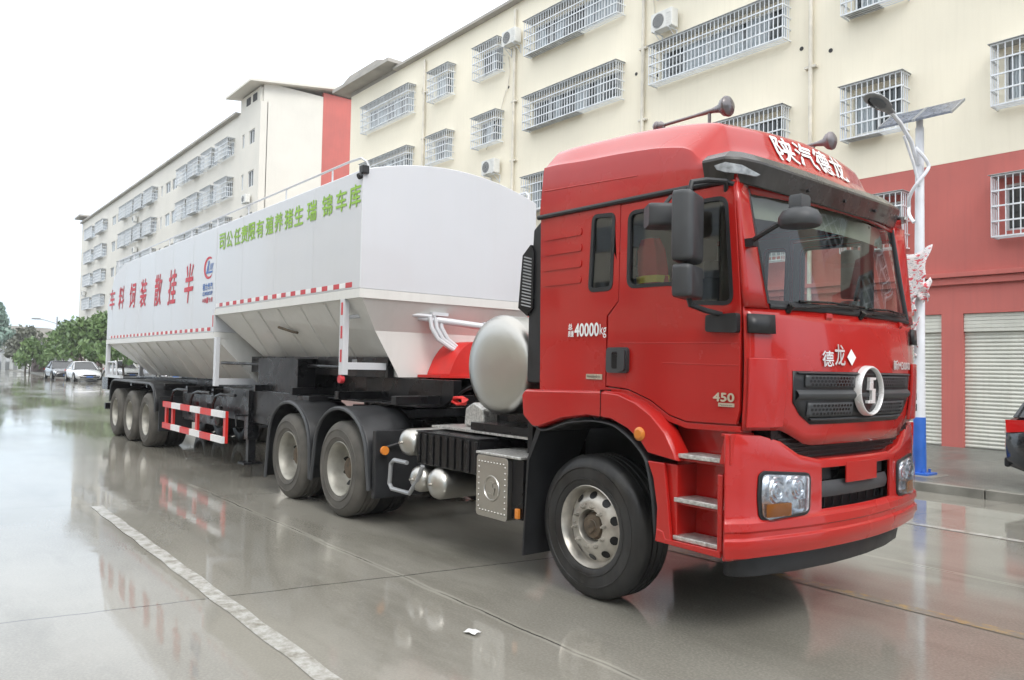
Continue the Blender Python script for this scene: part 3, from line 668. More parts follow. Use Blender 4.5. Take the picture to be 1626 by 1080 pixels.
# doors: skin, glass, seal, handle
for s in (-1, 1):
    mb = MB(); mb.prism(DOOR, 'y', s * (SY + .004), s * (SY - .03), [WIN_D]); d = mb.build('door', M['red'], truck, bevel=.006)
    mb = MB(); mb.prism(offset(WIN_D, .004), 'y', s * (SY - .012), s * (SY - .012)); mb.build('window_glass', M['sideglass'], d, smooth=0)
    mb = MB(); mb.prism(offset(WIN_D, .006), 'y', s * (SY + .007), s * (SY - .02), [offset(WIN_D, -.02)]); mb.build('window_seal', M['black'], d, bevel=.004)
    mb = MB(); mb.prism(fillet([(.21, 1.655), (.41, 1.655), (.41, 1.835), (.21, 1.835)], .03), 'y', s * (SY + .03), s * (SY + .002)); mb.mi(1)
    mb.prism(fillet([(.265, 1.685), (.33, 1.685), (.33, 1.805), (.265, 1.805)], .02), 'y', s * (SY + .032), s * (SY + .01)); mb.mi(0)
    mb.prism(fillet([(.335, 1.67), (.40, 1.67), (.40, 1.82), (.335, 1.82)], .02), 'y', s * (SY + .05), s * (SY + .025))
    mb.build('door_handle', [M['grey'], M['blackp']], d, bevel=.008)
    mb = MB(); mb.prism(fillet([(1.07, 1.925), (1.298, 1.915), (1.298, 2.035), (1.07, 2.03)], .02), 'y', s * (SY + .045), s * (SY + .003)); mb.build('mirror_mount', M['black'], d, bevel=.01)
    mb = MB(); mb.grid(lambda t, z: (lambda y: FX(y, z, .03))(s * (1.14 - .20 * t)), lin(0, 1, 4), [1.915, 2.03]); mb.build('corner_trim', M['black'], cab_o, solid=.02)
    mb = MB(); mb.prism([(.32, 1.86), (1.29, 1.85), (1.29, 1.857), (.32, 1.867)], 'y', s * (SY + .007), s * SY); mb.prism([(.70, 1.725), (1.29, 1.715), (1.29, 1.722), (.70, 1.732)], 'y', s * (SY + .007), s * SY); mb.build('door_crease', M['red'], d, bevel=.002)
    mb = MB(); mb.prism(offset(WIN_Q, .004), 'y', s * (SY - .01), s * (SY - .01)); q = mb.build('quarter_window', M['sideglass'], truck, smooth=0)
    mb = MB(); mb.prism(offset(WIN_Q, .008), 'y', s * (SY + .005), s * (SY - .02), [offset(WIN_Q, -.022)]); mb.build('window_seal', M['black'], q, bevel=.004)
# lettering on the near door
def near(u, v): return (u, -SY - .009, v)
mb = MB(); add_text(mb, '40000', -.135, .115, 1.92, 2.015, near, .025); add_text(mb, 'kg', .125, .19, 1.905, 2.005, near)
add_text(mb, '总', -.205, -.16, 1.972, 2.017, near, .02); add_text(mb, '质量', -.205, -.145, 1.918, 1.963, near, .02)
mb.build('weight_lettering', M['wtext'], cab_o, smooth=0)
mb = MB(); add_text(mb, '450', 1.115, 1.265, 1.497, 1.548, lambda u, v: (u, -SY - .014, v), .03); mb.build('badge', M['gold'], cab_o, smooth=0)
for x0_, x1_, z0_, z1_, s_ in ((1.15, 1.262, 1.465, 1.487, 'Powertrain'), (-.005, .155, 1.605, 1.643, 'Aerodynamic')):
    mb = MB(); mb.box(x0_, x1_, -SY - .012, -SY - .004, z0_, z1_); mb.mi(1); add_text(mb, s_, x0_ + .012, x1_ - .012, z0_ + .006, z1_ - .007, lambda u, v: (u, -SY - .0135, v)); mb.build('badge', [M['gold'], M['dtext']], cab_o, smooth=0)
# grille and emblem
G = [(-.80, 1.692), (.80, 1.692), (.785, 1.50), (.71, 1.42), (.60, 1.358), (-.60, 1.358), (-.71, 1.42), (-.785, 1.50)]
def panel(mb, poly, d, fn=FX, rings=1, sub=14):
    """an outline laid on the curved front, cut into narrow vertical strips so that it follows the curve"""
    ys_ = sorted(set([p[0] for p in poly] + lin(min(p[0] for p in poly), max(p[0] for p in poly), sub)))
    def zr(y):
        zs_ = []
        for i in range(len(poly)):
            (a, b), (c, e_) = poly[i - 1], poly[i]
            if min(a, c) - 1e-9 <= y <= max(a, c) + 1e-9:
                zs_ += [b, e_] if abs(a - c) < 1e-9 else [b + (e_ - b) * (y - a) / (c - a)]
        return min(zs_), max(zs_)
    V, F = [], []
    for y in ys_:
        lo, hi = zr(y)
        for k in range(5): V.append(fn(y, lo + (hi - lo) * k / 4, d))
    for i in range(len(ys_) - 1):
        for k in range(4): F.append((i * 5 + k, i * 5 + 5 + k, i * 5 + 6 + k, i * 5 + 1 + k))
    mb.add(V, F)
def Gx(y, z, d=0.): return (C(y) + lean(y, z) + d, y, z)
mb = MB(); panel(mb, G, .008); gr = mb.build('grille', M['black'], truck, solid=.01)
for (za, zb, yo, yi) in ((1.592, 1.668, .70, .17), (1.405, 1.495, .66, .17)):
    for s in (-1, 1):
        mb = MB(); panel(mb, [(s * yi, za), (s * yo, za), (s * yo, zb), (s * yi, zb)], .020, Gx); mb.build('grille_mesh', M['grey'], gr, solid=.008)
mb = MB()
for (za, zb, yo, yi) in ((1.598, 1.662, .685, .185), (1.412, 1.488, .645, .185)):
    for s in (-1, 1):
        nr = 3
        for r_ in range(nr):
            zc = za + (zb - za) * (r_ + .5) / nr; n = int((yo - yi) / .036)
            for k in range(n):
                yc = yi + .018 + k * .036 + (.018 if r_ % 2 else 0)
                if yc > yo - .012: continue
                pts = [Gx(s * (yc + .0145 * math.cos(PI / 3 * i)), zc + .0095 * math.sin(PI / 3 * i), .0255) for i in range(6)]
                mb.add(pts, [tuple(range(6))])
mb.build('mesh_openings', M['blackp'], gr, smooth=0, weld=False)
mb = MB()
for za, zb, dd in ((1.505, 1.580, .03), (1.672, 1.690, .022), (1.375, 1.398, .022)):
    yw = .77 if za > 1.4 else .62
    mb.grid(lambda y, t: FX(y, za + (zb - za) * t, .008 + dd * math.sin(PI * t)), lin(-yw, yw, 21), lin(0, 1, 6))
mb.build('grille_bar', M['grey'], gr)
EZ = 1.57; ex = C(0) + lean(0, EZ) + .05
mb = MB(); n = 48
mb.lathe([(.146, -.01), (.147, .016), (.153, .028), (.160, .028), (.167, .016), (.169, -.02)], (ex - .02, 0, EZ), n, 'x')
mb.mi(1); mb.cyl((ex - .05, 0, EZ), (ex - .022, 0, EZ), .155, n=n); mb.mi(0)
SP = [(-.22, .66), (.62, .66), (.57, .53), (.22, .53), (.22, .10), (.56, .10), (.46, -.62), (-.52, -.62), (-.50, -.48), (.05, -.48), (.05, .02), (-.33, .02)]
mb.prism([(u * .10, EZ + v * .135) for u, v in SP], 'x', ex - .022, ex + .002)
mb.build('emblem', [M['silver'], M['blackp']], gr, bevel=.003)
# badges over the grille
mb = MB()
def fb(u, v): return FX(u, v, .016)
add_text(mb, '德', -.53, -.42, 1.725, 1.825, fb, .012, 0, (1, 0, 0)); add_text(mb, '龙', -.405, -.285, 1.735, 1.87, fb, .012, 0, (1, 0, 0)); mb.build('badge', M['silver'], cab_o, smooth=0)
mb = MB(); mb.add([fb(-.20, 1.735), fb(-.145, 1.79), fb(-.20, 1.845), fb(-.255, 1.79)], [(0, 1, 2, 3)]); mb.build('diamond_sticker', M['wtext'], cab_o, smooth=0)
mb = MB(); add_text(mb, '新M3000', .42, .80, 1.715, 1.785, fb, .02, 0, (1, 0, 0)); mb.build('badge', M['silver'], cab_o, smooth=0)
# corner deflectors beside the grille
for s in (-1, 1):
    mb = MB(); mb.grid(lambda t, z: FX(s * (.86 + .275 * t), z, .035 - .015 * abs(2 * t - 1)), lin(0, 1, 7), lin(1.345, 1.765, 5))
    d = mb.build('corner_deflector', M['red'], truck, solid=.02, bevel=.006)
    if s < 0: continue
    mb = MB()
    for k in range(4): mb.grid(lambda t, z: (C(1.14) - .03 + .07 * t, s * 1.155, z), [0, 1], [1.40 + k * .085, 1.40 + k * .085 + .055])
    mb.build('vent_slots', M['blackp'], d, smooth=0)
# bumper
BP = [(1.262, -1.238), (1.272, -1.222), (1.29, -1.19), (1.322, -1.11), (1.35, -1.0), (1.385, -.84), (1.415, -.68), (1.438, -.50), (1.441, -.47), (1.46, -.25), (1.468, 0)]
BP = BP + [(x, -y) for x, y in reversed(BP[:-1])]
def Bx(y): return interp(y, [(q[1], q[0]) for q in BP])
def BT(y): return interp(abs(y), [(0, 1.125), (.62, 1.125), (.80, 1.235), (.95, 1.285), (1.24, 1.30)])
def BF(y, z, d=0.): return (Bx(max(-1.238, min(1.238, y))) + d, y, z)
rows = [('t', 1, -.07), ('t', 1, -.008), ('t', .85, 0), ('t', .5, .004), ('t', 0, .004), ('z', .95, .004), ('z', .815, .004), ('z', .79, .012), ('z', .775, .026), ('z', .735, .028), ('z', .722, .016), ('z', .685, .016), ('z', .672, .030), ('z', .635, .030), ('z', .61, .018), ('z', .575, .010), ('z', .56, -.03)]
V = []; F = []
for x, y in BP:
    ny = 0 if abs(y) < 1.1 else (.8 if y > 0 else -.8)
    for kd, v_, d in rows:
        z = 1.075 + (BT(y) - 1.075) * v_ if kd == 't' else v_
        V.append((x + d * (1 if abs(y) < 1.15 else .4), y + d * ny * (1 if d > 0 else 0), z))
nr = len(rows)
for i in range(len(BP) - 1):
    ym = (BP[i][1] + BP[i + 1][1]) / 2
    for j in range(nr - 1):
        if abs(ym) < .47 and rows[j][0] != 't' and rows[j][1] in (.95,) : continue
        if abs(ym) < .47 and rows[j] == ('t', 0, .004): continue
        F.append((i * nr + j, (i + 1) * nr + j, (i + 1) * nr + j + 1, i * nr + j + 1))
mb = MB(); mb.add(V, F); bump = mb.build('bumper', M['red2'], truck, smooth=32, solid=.02, bevel=.004)
mb = MB()                                                                    # black boxes standing in for the shade in the bumper openings
mb.box(1.10, 1.37, -.92, .92, 1.04, 1.34); mb.box(1.15, 1.385, -.60, .60, .70, 1.04)
mb.build('shade_backing', M['blackp'], truck, smooth=0)
mb = MB()
for k in range(5): mb.box(1.37, 1.378, -.85, .85, 1.14 + k * .03, 1.15 + k * .03)
mb.mi(1); mb.grid(lambda y, z: BF(y, z, -.02 + .015 * math.sin(PI * (z - .88) / .10)), lin(-.465, .465, 9), lin(.88, .985, 5))
mb.mi(0)
for s in (-1, 1):
    mb.box(1.385, 1.40, s * .36 - .1, s * .36 + .1, .985, 1.07)
    for k in range(9): mb.box(1.39, 1.405, -.46 + k * .115, -.455 + k * .115, .81, .88)
mb.build('lower_grille', [M['black'], M['grey']], bump, bevel=.004)
mb = MB(); mb.grid(lambda y, z: BF(y, z, .012), lin(-.20, .22, 5), [.965, 1.02, 1.10]); mb.build('plate_mount', M['red2'], bump, solid=.012, bevel=.003)
mb = MB()
LP = [(1.17, -1.08), (1.20, -1.07), (1.245, -1.03), (1.29, -.93), (1.36, -.6), (1.395, -.25), (1.40, 0)]; LP = LP + [(x, -y) for x, y in reversed(LP[:-1])]
mb.loft([[(x, y, .575), (x + .012, y * 1.01, .50), (x, y, .425), (x - .04, y * .98, .425), (x - .04, y * .98, .575)] for x, y in LP])
mb.build('bumper_lip', M['black'], bump, bevel=.004)
# headlamps
def rr(y0, y1, z0, z1, r): return fillet([(y0, z0), (y1, z0), (y1, z1), (y0, z1)], r, 4)
def fanpatch(mb, poly, d, dome=0., rings=5, fn=BF):
    cy, cz = sum(p[0] for p in poly) / len(poly), sum(p[1] for p in poly) / len(poly); n = len(poly)
    V = [fn(cy, cz, d + dome)]; F = []
    for k in range(1, rings + 1):
        t = k / rings; V += [fn(cy + (p[0] - cy) * t, cz + (p[1] - cz) * t, d + dome * (1 - t * t)) for p in poly]
    F += [(0, 1 + i, 1 + (i + 1) % n) for i in range(n)]
    for k in range(rings - 1):
        F += [(1 + k * n + i, 1 + (k + 1) * n + i, 1 + (k + 1) * n + (i + 1) % n, 1 + k * n + (i + 1) % n) for i in range(n)]
    mb.add(V, F)
for s in (-1, 1):
    HL = [(s * 1.045, .93), (s * 1.03, .80), (s * .97, .765), (s * .60, .80), (s * .592, 1.055), (s * 1.0, 1.085), (s * 1.035, 1.06)]
    HL = fillet(HL, .05, 3)
    mb = MB(); fanpatch(mb, HL, .016); hl = mb.build('headlight', M['black'], truck, solid=.02, bevel=.004)
    mb = MB(); fanpatch(mb, offset(HL, -.022), .028); mb.build('reflector', M['refl'], hl)
    mb = MB()
    for yc, zc, r in ((.90, .965, .085), (.72, .97, .075)):
        for k in range(3): mb.lathe([(r * (1 - .3 * k), .0 + .006 * k), (r * (1 - .3 * k) * .9, .012 + .006 * k)], (Bx(s * yc) + .026, s * yc, zc), 20, 'x')
    for k in range(7): mb.box(Bx(s * .7) + .034, Bx(s * .7) + .040, s * (.62 + .018 * k) - .003, s * (.62 + .018 * k) + .003, .84, .90)
    mb.build('bulb_bowl', M['refl'], hl)
    mb = MB(); fanpatch(mb, rr(s * .995, s * .79, .805, .885, .012), .040); mb.build('indicator', M['amber'], hl)
    mb = MB(); fanpatch(mb, offset(HL, -.016), .044, .022); mb.build('lamp_cover', M['lens'], hl)
# front mudguard (red), inner arch, step panel
FEN = [(-.62, 1.30), (-.64, 1.47), (-.60, 1.515), (.24, 1.535), (.40, 1.525), (.56, 1.475), (.70, 1.40), (.82, 1.29), (.895, 1.17), (.915, 1.10), (.66, 1.125), (.60, 1.19), (.48, 1.27), (.33, 1.325), (.10, 1.335), (-.15, 1.30), (-.42, 1.215), (-.50, 1.215)]
for s in (-1, 1):
    mb = MB()
    secs = []
    for y, d in ((1.10, -.012), (1.215, -.004), (1.245, -.02)):
        secs.append([(u, s * y, v) for u, v in offset(FEN, d)])
    mb.loft(secs, caps=False); mb.prism(offset(FEN, -.02), 'y', s * 1.245, s * 1.245)
    f = mb.build('front_fender', M['red2'], truck, smooth=40, bevel=.006)
    mb = MB(); mb.box(.235, .239, -1.2485, -1.10, 1.335, 1.536) if s < 0 else mb.box(.235, .239, 1.10, 1.2485, 1.335, 1.536); mb.build('fender_seam', M['blackp'], f, smooth=0)
    mb = MB(); mb.lathe([(.0, -.022), (.03, -.02), (.045, -.008), (.047, 0)], (.60, s * 1.245, 1.255), 20, 'y', -s); o = mb.build('side_marker', M['amber'], f)
    mb = MB(); pa = [(-.56, 1.30), (-.40, 1.20), (-.1, 1.28), (.15, 1.31), (.35, 1.29), (.52, 1.20), (.64, 1.08), (.70, .85), (.73, .60)]; pa = [tuple(p) for p in crom([(p[0], p[1], 0) for p in pa], 5)]
    mb.grid(lambda k, y: (pa[k][0], s * y, pa[k][1]), list(range(len(pa))), [.55, .85, 1.10, 1.235])
    mb.grid(lambda x, z: (x, s * .55, z), [-.6, .73], [.5, 1.4])
    mb.build('wheel_arch_liner', M['black'], f, solid=.01)
    mb = MB(); mb.loft([[(-.43, s * y, 1.22), (-.49, s * y, 1.22), (-.60, s * y, .95), (-.64, s * y, .20), (-.625, s * y, .20), (-.575, s * y, .95)] for y in (.66, 1.20)]); mb.build('mud_flap', M['black'], f)
    SPN = [(.66, 1.095), (.905, 1.085), (.905, 1.06), (1.27, 1.06), (1.28, 1.33), (.95, 1.30), (.94, 1.09), (.66, 1.095)]
    sp_ = MB()
    sp_.prism([(.66, 1.085), (.80, 1.085), (.86, .60), (.83, .575), (.735, .575), (.745, .80), (.71, .98)], 'y', s * 1.235, s * 1.205)     # flank behind the steps
    sp_.box(.72, 1.28, *sorted((s * 1.0, s * .985)), .57, 1.33)                                                                              # recessed back
    sp_.prism([(1.20, .565), (1.235, .565), (1.24, 1.06), (1.20, 1.06)], 'y', s * 1.225, s * .99); sp_.prism([(1.21, 1.12), (1.295, 1.12), (1.30, 1.31), (1.25, 1.30)], 'y', s * 1.225, s * .99)
    sp_.prism([(.735, .575), (.745, .66), (.80, .65), (.82, .605), (1.235, .605), (1.235, .565)], 'y', s * 1.24, s * .99)
    sp_.box(.80, 1.225, *sorted((s * 1.18, s * .99)), .825, .845); sp_.box(.86, 1.225, *sorted((s * 1.18, s * .99)), 1.105, 1.125)
    sp_.mi(1); sp_.box(.73, .88, *sorted((s * 1.20, s * .99)), .59, 1.08)
    sp = sp_.build('step_panel', [M['red2'], M['red2']], truck, bevel=.008)
    for x0_, x1_, z_ in ((.895, 1.26, 1.127), (.865, 1.24, .847), (.86, 1.21, .607)):
        mb = MB(); mb.prism([(x0_, s * -0 - 1.22 * -s if False else s * 1.215), (x1_, s * 1.215), (x1_ - .01, s * 1.03), (x0_ + .03, s * 1.03)], 'z', z_, z_ + .028); mb.build('step_tread', M['tread'], sp, bevel=.005)
# rear deflector and air intake behind the cab
for s in (-1, 1):
    mb = MB(); mb.prism([(-.57, 1.56), (-.74, 1.56), (-.735, 2.12), (-.69, 2.80), (-.60, 2.86), (-.565, 2.86)], 'y', s * 1.10, s * .86)
    d = mb.build('air_intake', M['black'], truck, bevel=.015)
    mb = MB(); mb.prism([(-.73, 2.10), (-.845, 2.17), (-.80, 2.60), (-.70, 2.68), (-.66, 2.62), (-.66, 2.16)], 'y', s * 1.12, s * .95)
    mb.mi(1)
    for k in range(16): mb.prism([(-.80 + .006 * k * .3, 2.19 + .026 * k), (-.68, 2.165 + .026 * k), (-.68, 2.176 + .026 * k), (-.80 + .006 * k * .3, 2.201 + .026 * k)], 'y', s * 1.127, s * 1.11)
    mb.build('intake_grille', [M['blackp'], M['lampgrey']], d, bevel=.003)
# horns and aerial on the roof
for yy, xx in ((-.62, .75), (.66, .83)):
    mb = MB(); L0 = .62
    prof = [(.001, 0), (.03, .003), (.036, .03), (.012, .06), (.012, L0 * .55), (.018, L0 * .8), (.03, L0 * .9), (.062, L0 - .03), (.074, L0), (.070, L0 + .012), (.045, L0 + .03), (.001, L0 + .036)]
    mb.lathe(prof, (xx - .55, yy, 3.545), 20, 'x'); mb.lathe([(.001, 0), (.038, .004), (.045, .02), (.038, .035), (.001, .05)], (xx - .58, yy, 3.545), 18, 'x')
    h = mb.build('air_horn', M['horn'], truck)
    mb = MB(); mb.cyl((xx - .50, yy, 3.43), (xx - .50, yy, 3.545), .014); mb.build('horn_stand', M['horn'], h); mb = MB(); mb.cyl((xx - .08, yy, 3.36), (xx - .08, yy, 3.54), .012); mb.build('horn_stand', M['horn'], h)
# mirrors
def rbox(cx, cy, cz, sx_, sy_, sz_, rz=0., r=.03):
    a = fillet([(-sy_ / 2, -sz_ / 2), (sy_ / 2, -sz_ / 2), (sy_ / 2, sz_ / 2), (-sy_ / 2, sz_ / 2)], r, 4); secs = []
    for t, k in ((-.5, .86), (-.42, .97), (0, 1), (.3, .97), (.44, .88), (.5, .72)):
        secs.append([(cx + t * sx_ * math.cos(rz) - y * k * math.sin(rz), cy + t * sx_ * math.sin(rz) + y * k * math.cos(rz), cz + z * (1 - (1 - k) * .6)) for y, z in a])
    return secs
for s in (-1, 1):
    mb = MB(); q0 = len(bpy.data.objects); mb.loft(rbox(1.10, s * 1.40, 2.545, .13, .27, .43, -s * .35)); m_ = mb.build('mirror', M['grey'], truck, smooth=50)
    mb = MB(); mb.tube([(1.18, s * 1.13, 2.80), (1.20, s * 1.17, 2.85), (1.14, s * 1.28, 2.85), (1.10, s * 1.37, 2.83), (1.09, s * 1.39, 2.74)], .018); mb.build('mirror_arm', M['black'], m_)
    mb = MB(); mb.tube([(1.09, s * 1.40, 2.40), (1.09, s * 1.40, 2.24)], .02); mb.build('mirror_link', M['black'], m_)
    mb = MB(); mb.tube([(1.09, s * 1.39, 2.16), (1.10, s * 1.37, 2.08), (1.14, s * 1.28, 2.05), (1.17, s * 1.16, 2.03)], .018); mb.build('mirror_arm', M['black'], m_)
    mb = MB(); mb.loft(rbox(1.10, s * 1.395, 2.215, .12, .285, .20, -s * .35)); wm_ = mb.build('wide_angle_mirror', M['grey'], truck, smooth=50)
    if s > 0: m_.location.x -= .35; wm_.location.x -= .35
    if s < 0:
        mb = MB(); mb.loft(rbox(.82, -1.31, 2.665, .20, .20, .15, .9)); k = mb.build('kerb_mirror', M['grey'], truck, smooth=50)
        mb = MB(); mb.tube([(.86, -1.14, 2.83), (.84, -1.25, 2.80), (.82, -1.30, 2.73)], .014); mb.build('mirror_arm', M['black'], k)
mb = MB(); mb.lathe([(.001, .062), (.05, .058), (.10, .035), (.120, .0), (.122, -.035), (.112, -.052), (.001, -.052)], (1.62, -1.04, 2.585), 28, 'z')
mb.loft([[(1.62 + a, -1.04 + b, z) for a, b in ((-.04 * k, -.05 * k), (.04 * k, -.05 * k), (.04 * k, .05 * k), (-.04 * k, .05 * k))] for z, k in ((2.64, 1), (2.70, 1), (2.715, .85))])
k = mb.build('front_mirror', M['grey'], truck, smooth=40)
mb = MB(); mb.tube([(1.32, -1.08, 2.47), (1.40, -1.12, 2.49), (1.52, -1.10, 2.55), (1.60, -1.06, 2.60)], .016); mb.box(1.29, 1.36, -1.11, -1.06, 2.44, 2.49); mb.build('mirror_arm', M['black'], k)
# wipers
for y0_, y1_, z1_ in ((-.80, -.08, 2.135), (-.02, .72, 2.135)):
    mb = MB(); mb.tube([FX(y0_, 2.085, .03), FX((y0_ + y1_) / 2, 2.115, .045), FX(y1_, z1_ - .015, .035)], .010, 6)
    mb.tube([FX(y1_ - .62, z1_ - .005, .02), FX(y1_ - .3, z1_ + .005, .028), FX(y1_ + .12, z1_, .02)], .008, 6); mb.cyl(FX(y0_, 2.06, 0), FX(y0_, 2.10, .04), .022); mb.build('wiper', M['blackp'], truck)
for y in (-.42, .68):
    mb = MB(); mb.loft([[FX(y - w_, z, d_), FX(y + w_, z, d_), FX(y + w_, z, -.01), FX(y - w_, z, -.01)] for z, w_, d_ in ((2.02, .03, .004), (2.04, .035, .02), (2.068, .03, .022), (2.075, .02, .0))]); mb.build('hood_hinge', M['red'], truck, bevel=.004)
# interior
mb = MB(); mb.loft([[(x, y, 1.38), (x, y, z1), (x + .22, y, z1 + .04), (C(y) - .05, y, 2.075), (C(y) - .06, y, 1.38)] for y, x, z1 in ((-1.08, 1.02, 2.0), (-.5, .98, 2.02), (0, .98, 2.02), (.25, .93, 2.06), (.75, .93, 2.06), (1.08, 1.0, 2.0))]); dash = mb.build('dashboard', M['dash'], truck)
mb = MB(); mb.box(-.498, -.49, -1.09, 1.09, 1.38, 3.2); mb.box(-.49, 1.15, -1.10, 1.10, 2.95, 2.96)
for s in (-1, 1):
    mb.prism(offset(DOOR, -.02), 'y', s * 1.102, s * 1.095, [offset(WIN_D, .01)])
    mb.prism([(-.49, 1.5), (.28, 1.5), (.28, 2.9), (-.49, 2.9)], 'y', s * 1.10, s * 1.092, [offset(WIN_Q, .01)])
mb.build('cab_lining', M['interior'], truck, smooth=0)
mb = MB(); mb.grid(lambda x, z: (x, -.93 + .02 * math.sin(x * 60), z), lin(.98, 1.16, 24), [2.1, 2.84]); mb.grid(lambda x, z: (x, .97 + .02 * math.sin(x * 60), z), lin(.98, 1.10, 20), [2.1, 2.84])
mb.grid(lambda x, z: (x, .4 + .5 * z * 0, z) , [0, .0001], [2, 2.0001]); mb.build('curtain', M['curtain'], truck)
mb = MB(); mb.grid(lambda y, z: FX(y, z, -.06), lin(-.9, .9, 13), [2.66, 2.82]); mb.build('inner_header', M['interior'], truck)
for y in (-.55, .5):
    mb = MB(); mb.loft(rbox(-.02, y, 2.02, .14, .50, .95, 0, .1)); mb.loft([[(x, y + a, z + b) for a, b in fillet([(-.25, -.07), (.25, -.07), (.25, .07), (-.25, .07)], .05)] for x, z in ((-.05, 1.72), (.2, 1.75), (.46, 1.77))]); mb.box(-.05, .4, y - .2, y + .2, 1.38, 1.66)
    st = mb.build('cab_seat', M['seat'], truck, smooth=50)
    mb = MB(); mb.loft(rbox(-.06, y, 2.56, .09, .28, .18, 0, .05)); mb.build('headrest', M['seat'], st, smooth=50)
mb = MB(); a = Vector((.80, .50, 2.07)); ax = Vector((.55, 0, -.8)).normalized(); e1 = Vector((0, 1, 0)); e2 = ax.cross(e1)
mb.tube([a + .22 * (math.cos(t) * e1 + math.sin(t) * e2) for t in lin(0, 2 * PI, 32)], .015); mb.tube([a + .2 * e1, a, a - .2 * e1], .014); mb.tube([a, a - .2 * e2], .014); mb.cyl(a - .02 * ax, a + .45 * ax, .05, .03); mb.build('steering_wheel', M['blackp'], truck)

# wheels
def wheel(parent, cx, face, s, dual=False, front=False, r=.525, dusty=False, name='wheel'):
    """s = -1: near side. face = |y| of the outer side wall"""
    c = (cx, s * face, r); rim = M['rim'] if front else M['rim2']
    mb = MB()
    if front: mb.lathe([(.298, .012), (.302, .0), (.296, -.004), (.284, .012), (.272, .05), (.262, .075), (.235, .05), (.20, .022), (.175, .012), (.125, .012), (.115, .03), (.112, .09), (.055, .09), (.05, .02), (.001, .015)], c, 40, 'y', -s)
    else: mb.lathe([(.298, .012), (.302, .0), (.294, -.004), (.282, .015), (.268, .05), (.262, .10), (.257, .16), (.240, .20), (.205, .215), (.165, .225), (.13, .225), (.12, .20), (.112, .13), (.09, .115), (.001, .11)], c, 40, 'y', -s)
    mb.mi(1)
    for k in range(10):
        a = 2 * PI * (k + .5) / 10; rr_ = .226; dd = .0465 if front else .146
        ca, sa = math.cos(a), math.sin(a)
        mb.add([(cx + (rr_ + .026 * math.cos(t)) * ca - .034 * math.sin(t) * sa, s * (face - (interp(rr_ + .026 * math.cos(t), [(.20, .022), (.235, .05), (.262, .075)]) if front else interp(rr_ + .026 * math.cos(t), [(.205, .215), (.240, .20), (.257, .16)])) + .002), r + (rr_ + .026 * math.cos(t)) * sa + .034 * math.sin(t) * ca) for t in lin(0, 2 * PI * 11 / 12, 12)], [tuple(range(12))])
    w = mb.build(name, [rim, M['blackp']], parent, smooth=45)
    w_t = .30
    prof = [(.300, .02), (.305, -.004), (.33, -.016), (.345, -.018), (.347, -.024), (.353, -.024), (.355, -.019), (.40, -.022), (.425, -.021), (.427, -.026), (.434, -.026), (.436, -.020), (.455, -.016), (.495, .004), (.515, .022), (r, .045), (r, .085), (r - .012, .088), (r - .012, .098), (r, .10), (r, .14), (r - .012, .143), (r - .012, .153), (r, .156), (r, .20), (r - .012, .203), (r - .012, .213), (r, .216), (r, .255), (.515, .28), (.49, .30), (.42, .315), (.33, .31), (.30, .27)]
    mb = MB(); mb.lathe(prof, c, 48, 'y', -s); t = mb.build('tyre', M['tyre2'] if dusty else M['tyre'], w, smooth=40)
    if dual:
        mb = MB(); mb.lathe(prof, (c[0], c[1] - s * .345, c[2]), 40, 'y', -s); mb.lathe([(.30, .02), (.26, .1), (.001, .12)], (c[0], c[1] - s * .345, c[2]), 24, 'y', -s); mb.build('inner_tyre', M['tyre'], w, smooth=40)
    mb = MB(); d0 = .012 if front else .225; nr_ = .15 if front else .148
    for k in range(10):
        a = 2 * PI * k / 10 + .15; p = Vector((cx + nr_ * math.cos(a), s * (face - d0), r + nr_ * math.sin(a)))
        mb.cyl(p, p + Vector((0, s * .028, 0)), .016, .014, n=6); mb.cyl(p, p + Vector((0, s * .045, 0)), .008, n=8)
    mb.mi(1); mb.lathe([(.10, .06), (.085, .03), (.05, .022), (.045, .0), (.001, -.006)] if front else [(.118, .19), (.113, .12), (.09, .105), (.03, .10), (.001, .10)], c, 24, 'y', -s)
    mb.build('hub', [rim, M['rust']], w, smooth=40)
    return w
AX = (-3.74, -5.14)
for s in (-1, 1):
    wheel(truck, 0, 1.10, s, front=True)
    for ax_ in AX: wheel(truck, ax_, 1.24, s, dual=True, dusty=True)
# chassis
mb = MB()
for s in (-1, 1): mb.prism([(-5.9, .82), (-.2, .82), (.6, .70), (1.1, .62), (1.1, .84), (.5, .95), (-.2, 1.06), (-5.9, 1.06)], 'y', s * .43, s * .36)
for x in (-5.85, -4.45, -2.6, -1.5, -.5): mb.box(x, x + .12, -.36, .36, .84, 1.04)
mb.build('chassis_frame', M['blackp'], truck, bevel=.006)
for ax_, w_ in ((0, .8),) + tuple((a, .6) for a in AX):
    mb = MB(); mb.cyl((ax_, -.95, .53), (ax_, .95, .53), .075, n=12)
    if ax_: mb.lathe([(.001, -.2), (.12, -.17), (.19, -.05), (.19, .05), (.12, .17), (.001, .2)], (ax_, 0, .53), 20, 'y')
    for s in (-1, 1): mb.box(ax_ - .55, ax_ + .55, s * .5 - .04, s * .5 + .04, .66, .72)
    mb.build('axle', M['blackp'], truck)
mb = MB(); mb.box(-.45, .9, -.42, .42, .55, 1.32); mb.cyl((-1.6, 0, .62), (-.45, 0, .75), .18); mb.build('engine', M['blackp'], truck, bevel=.03)
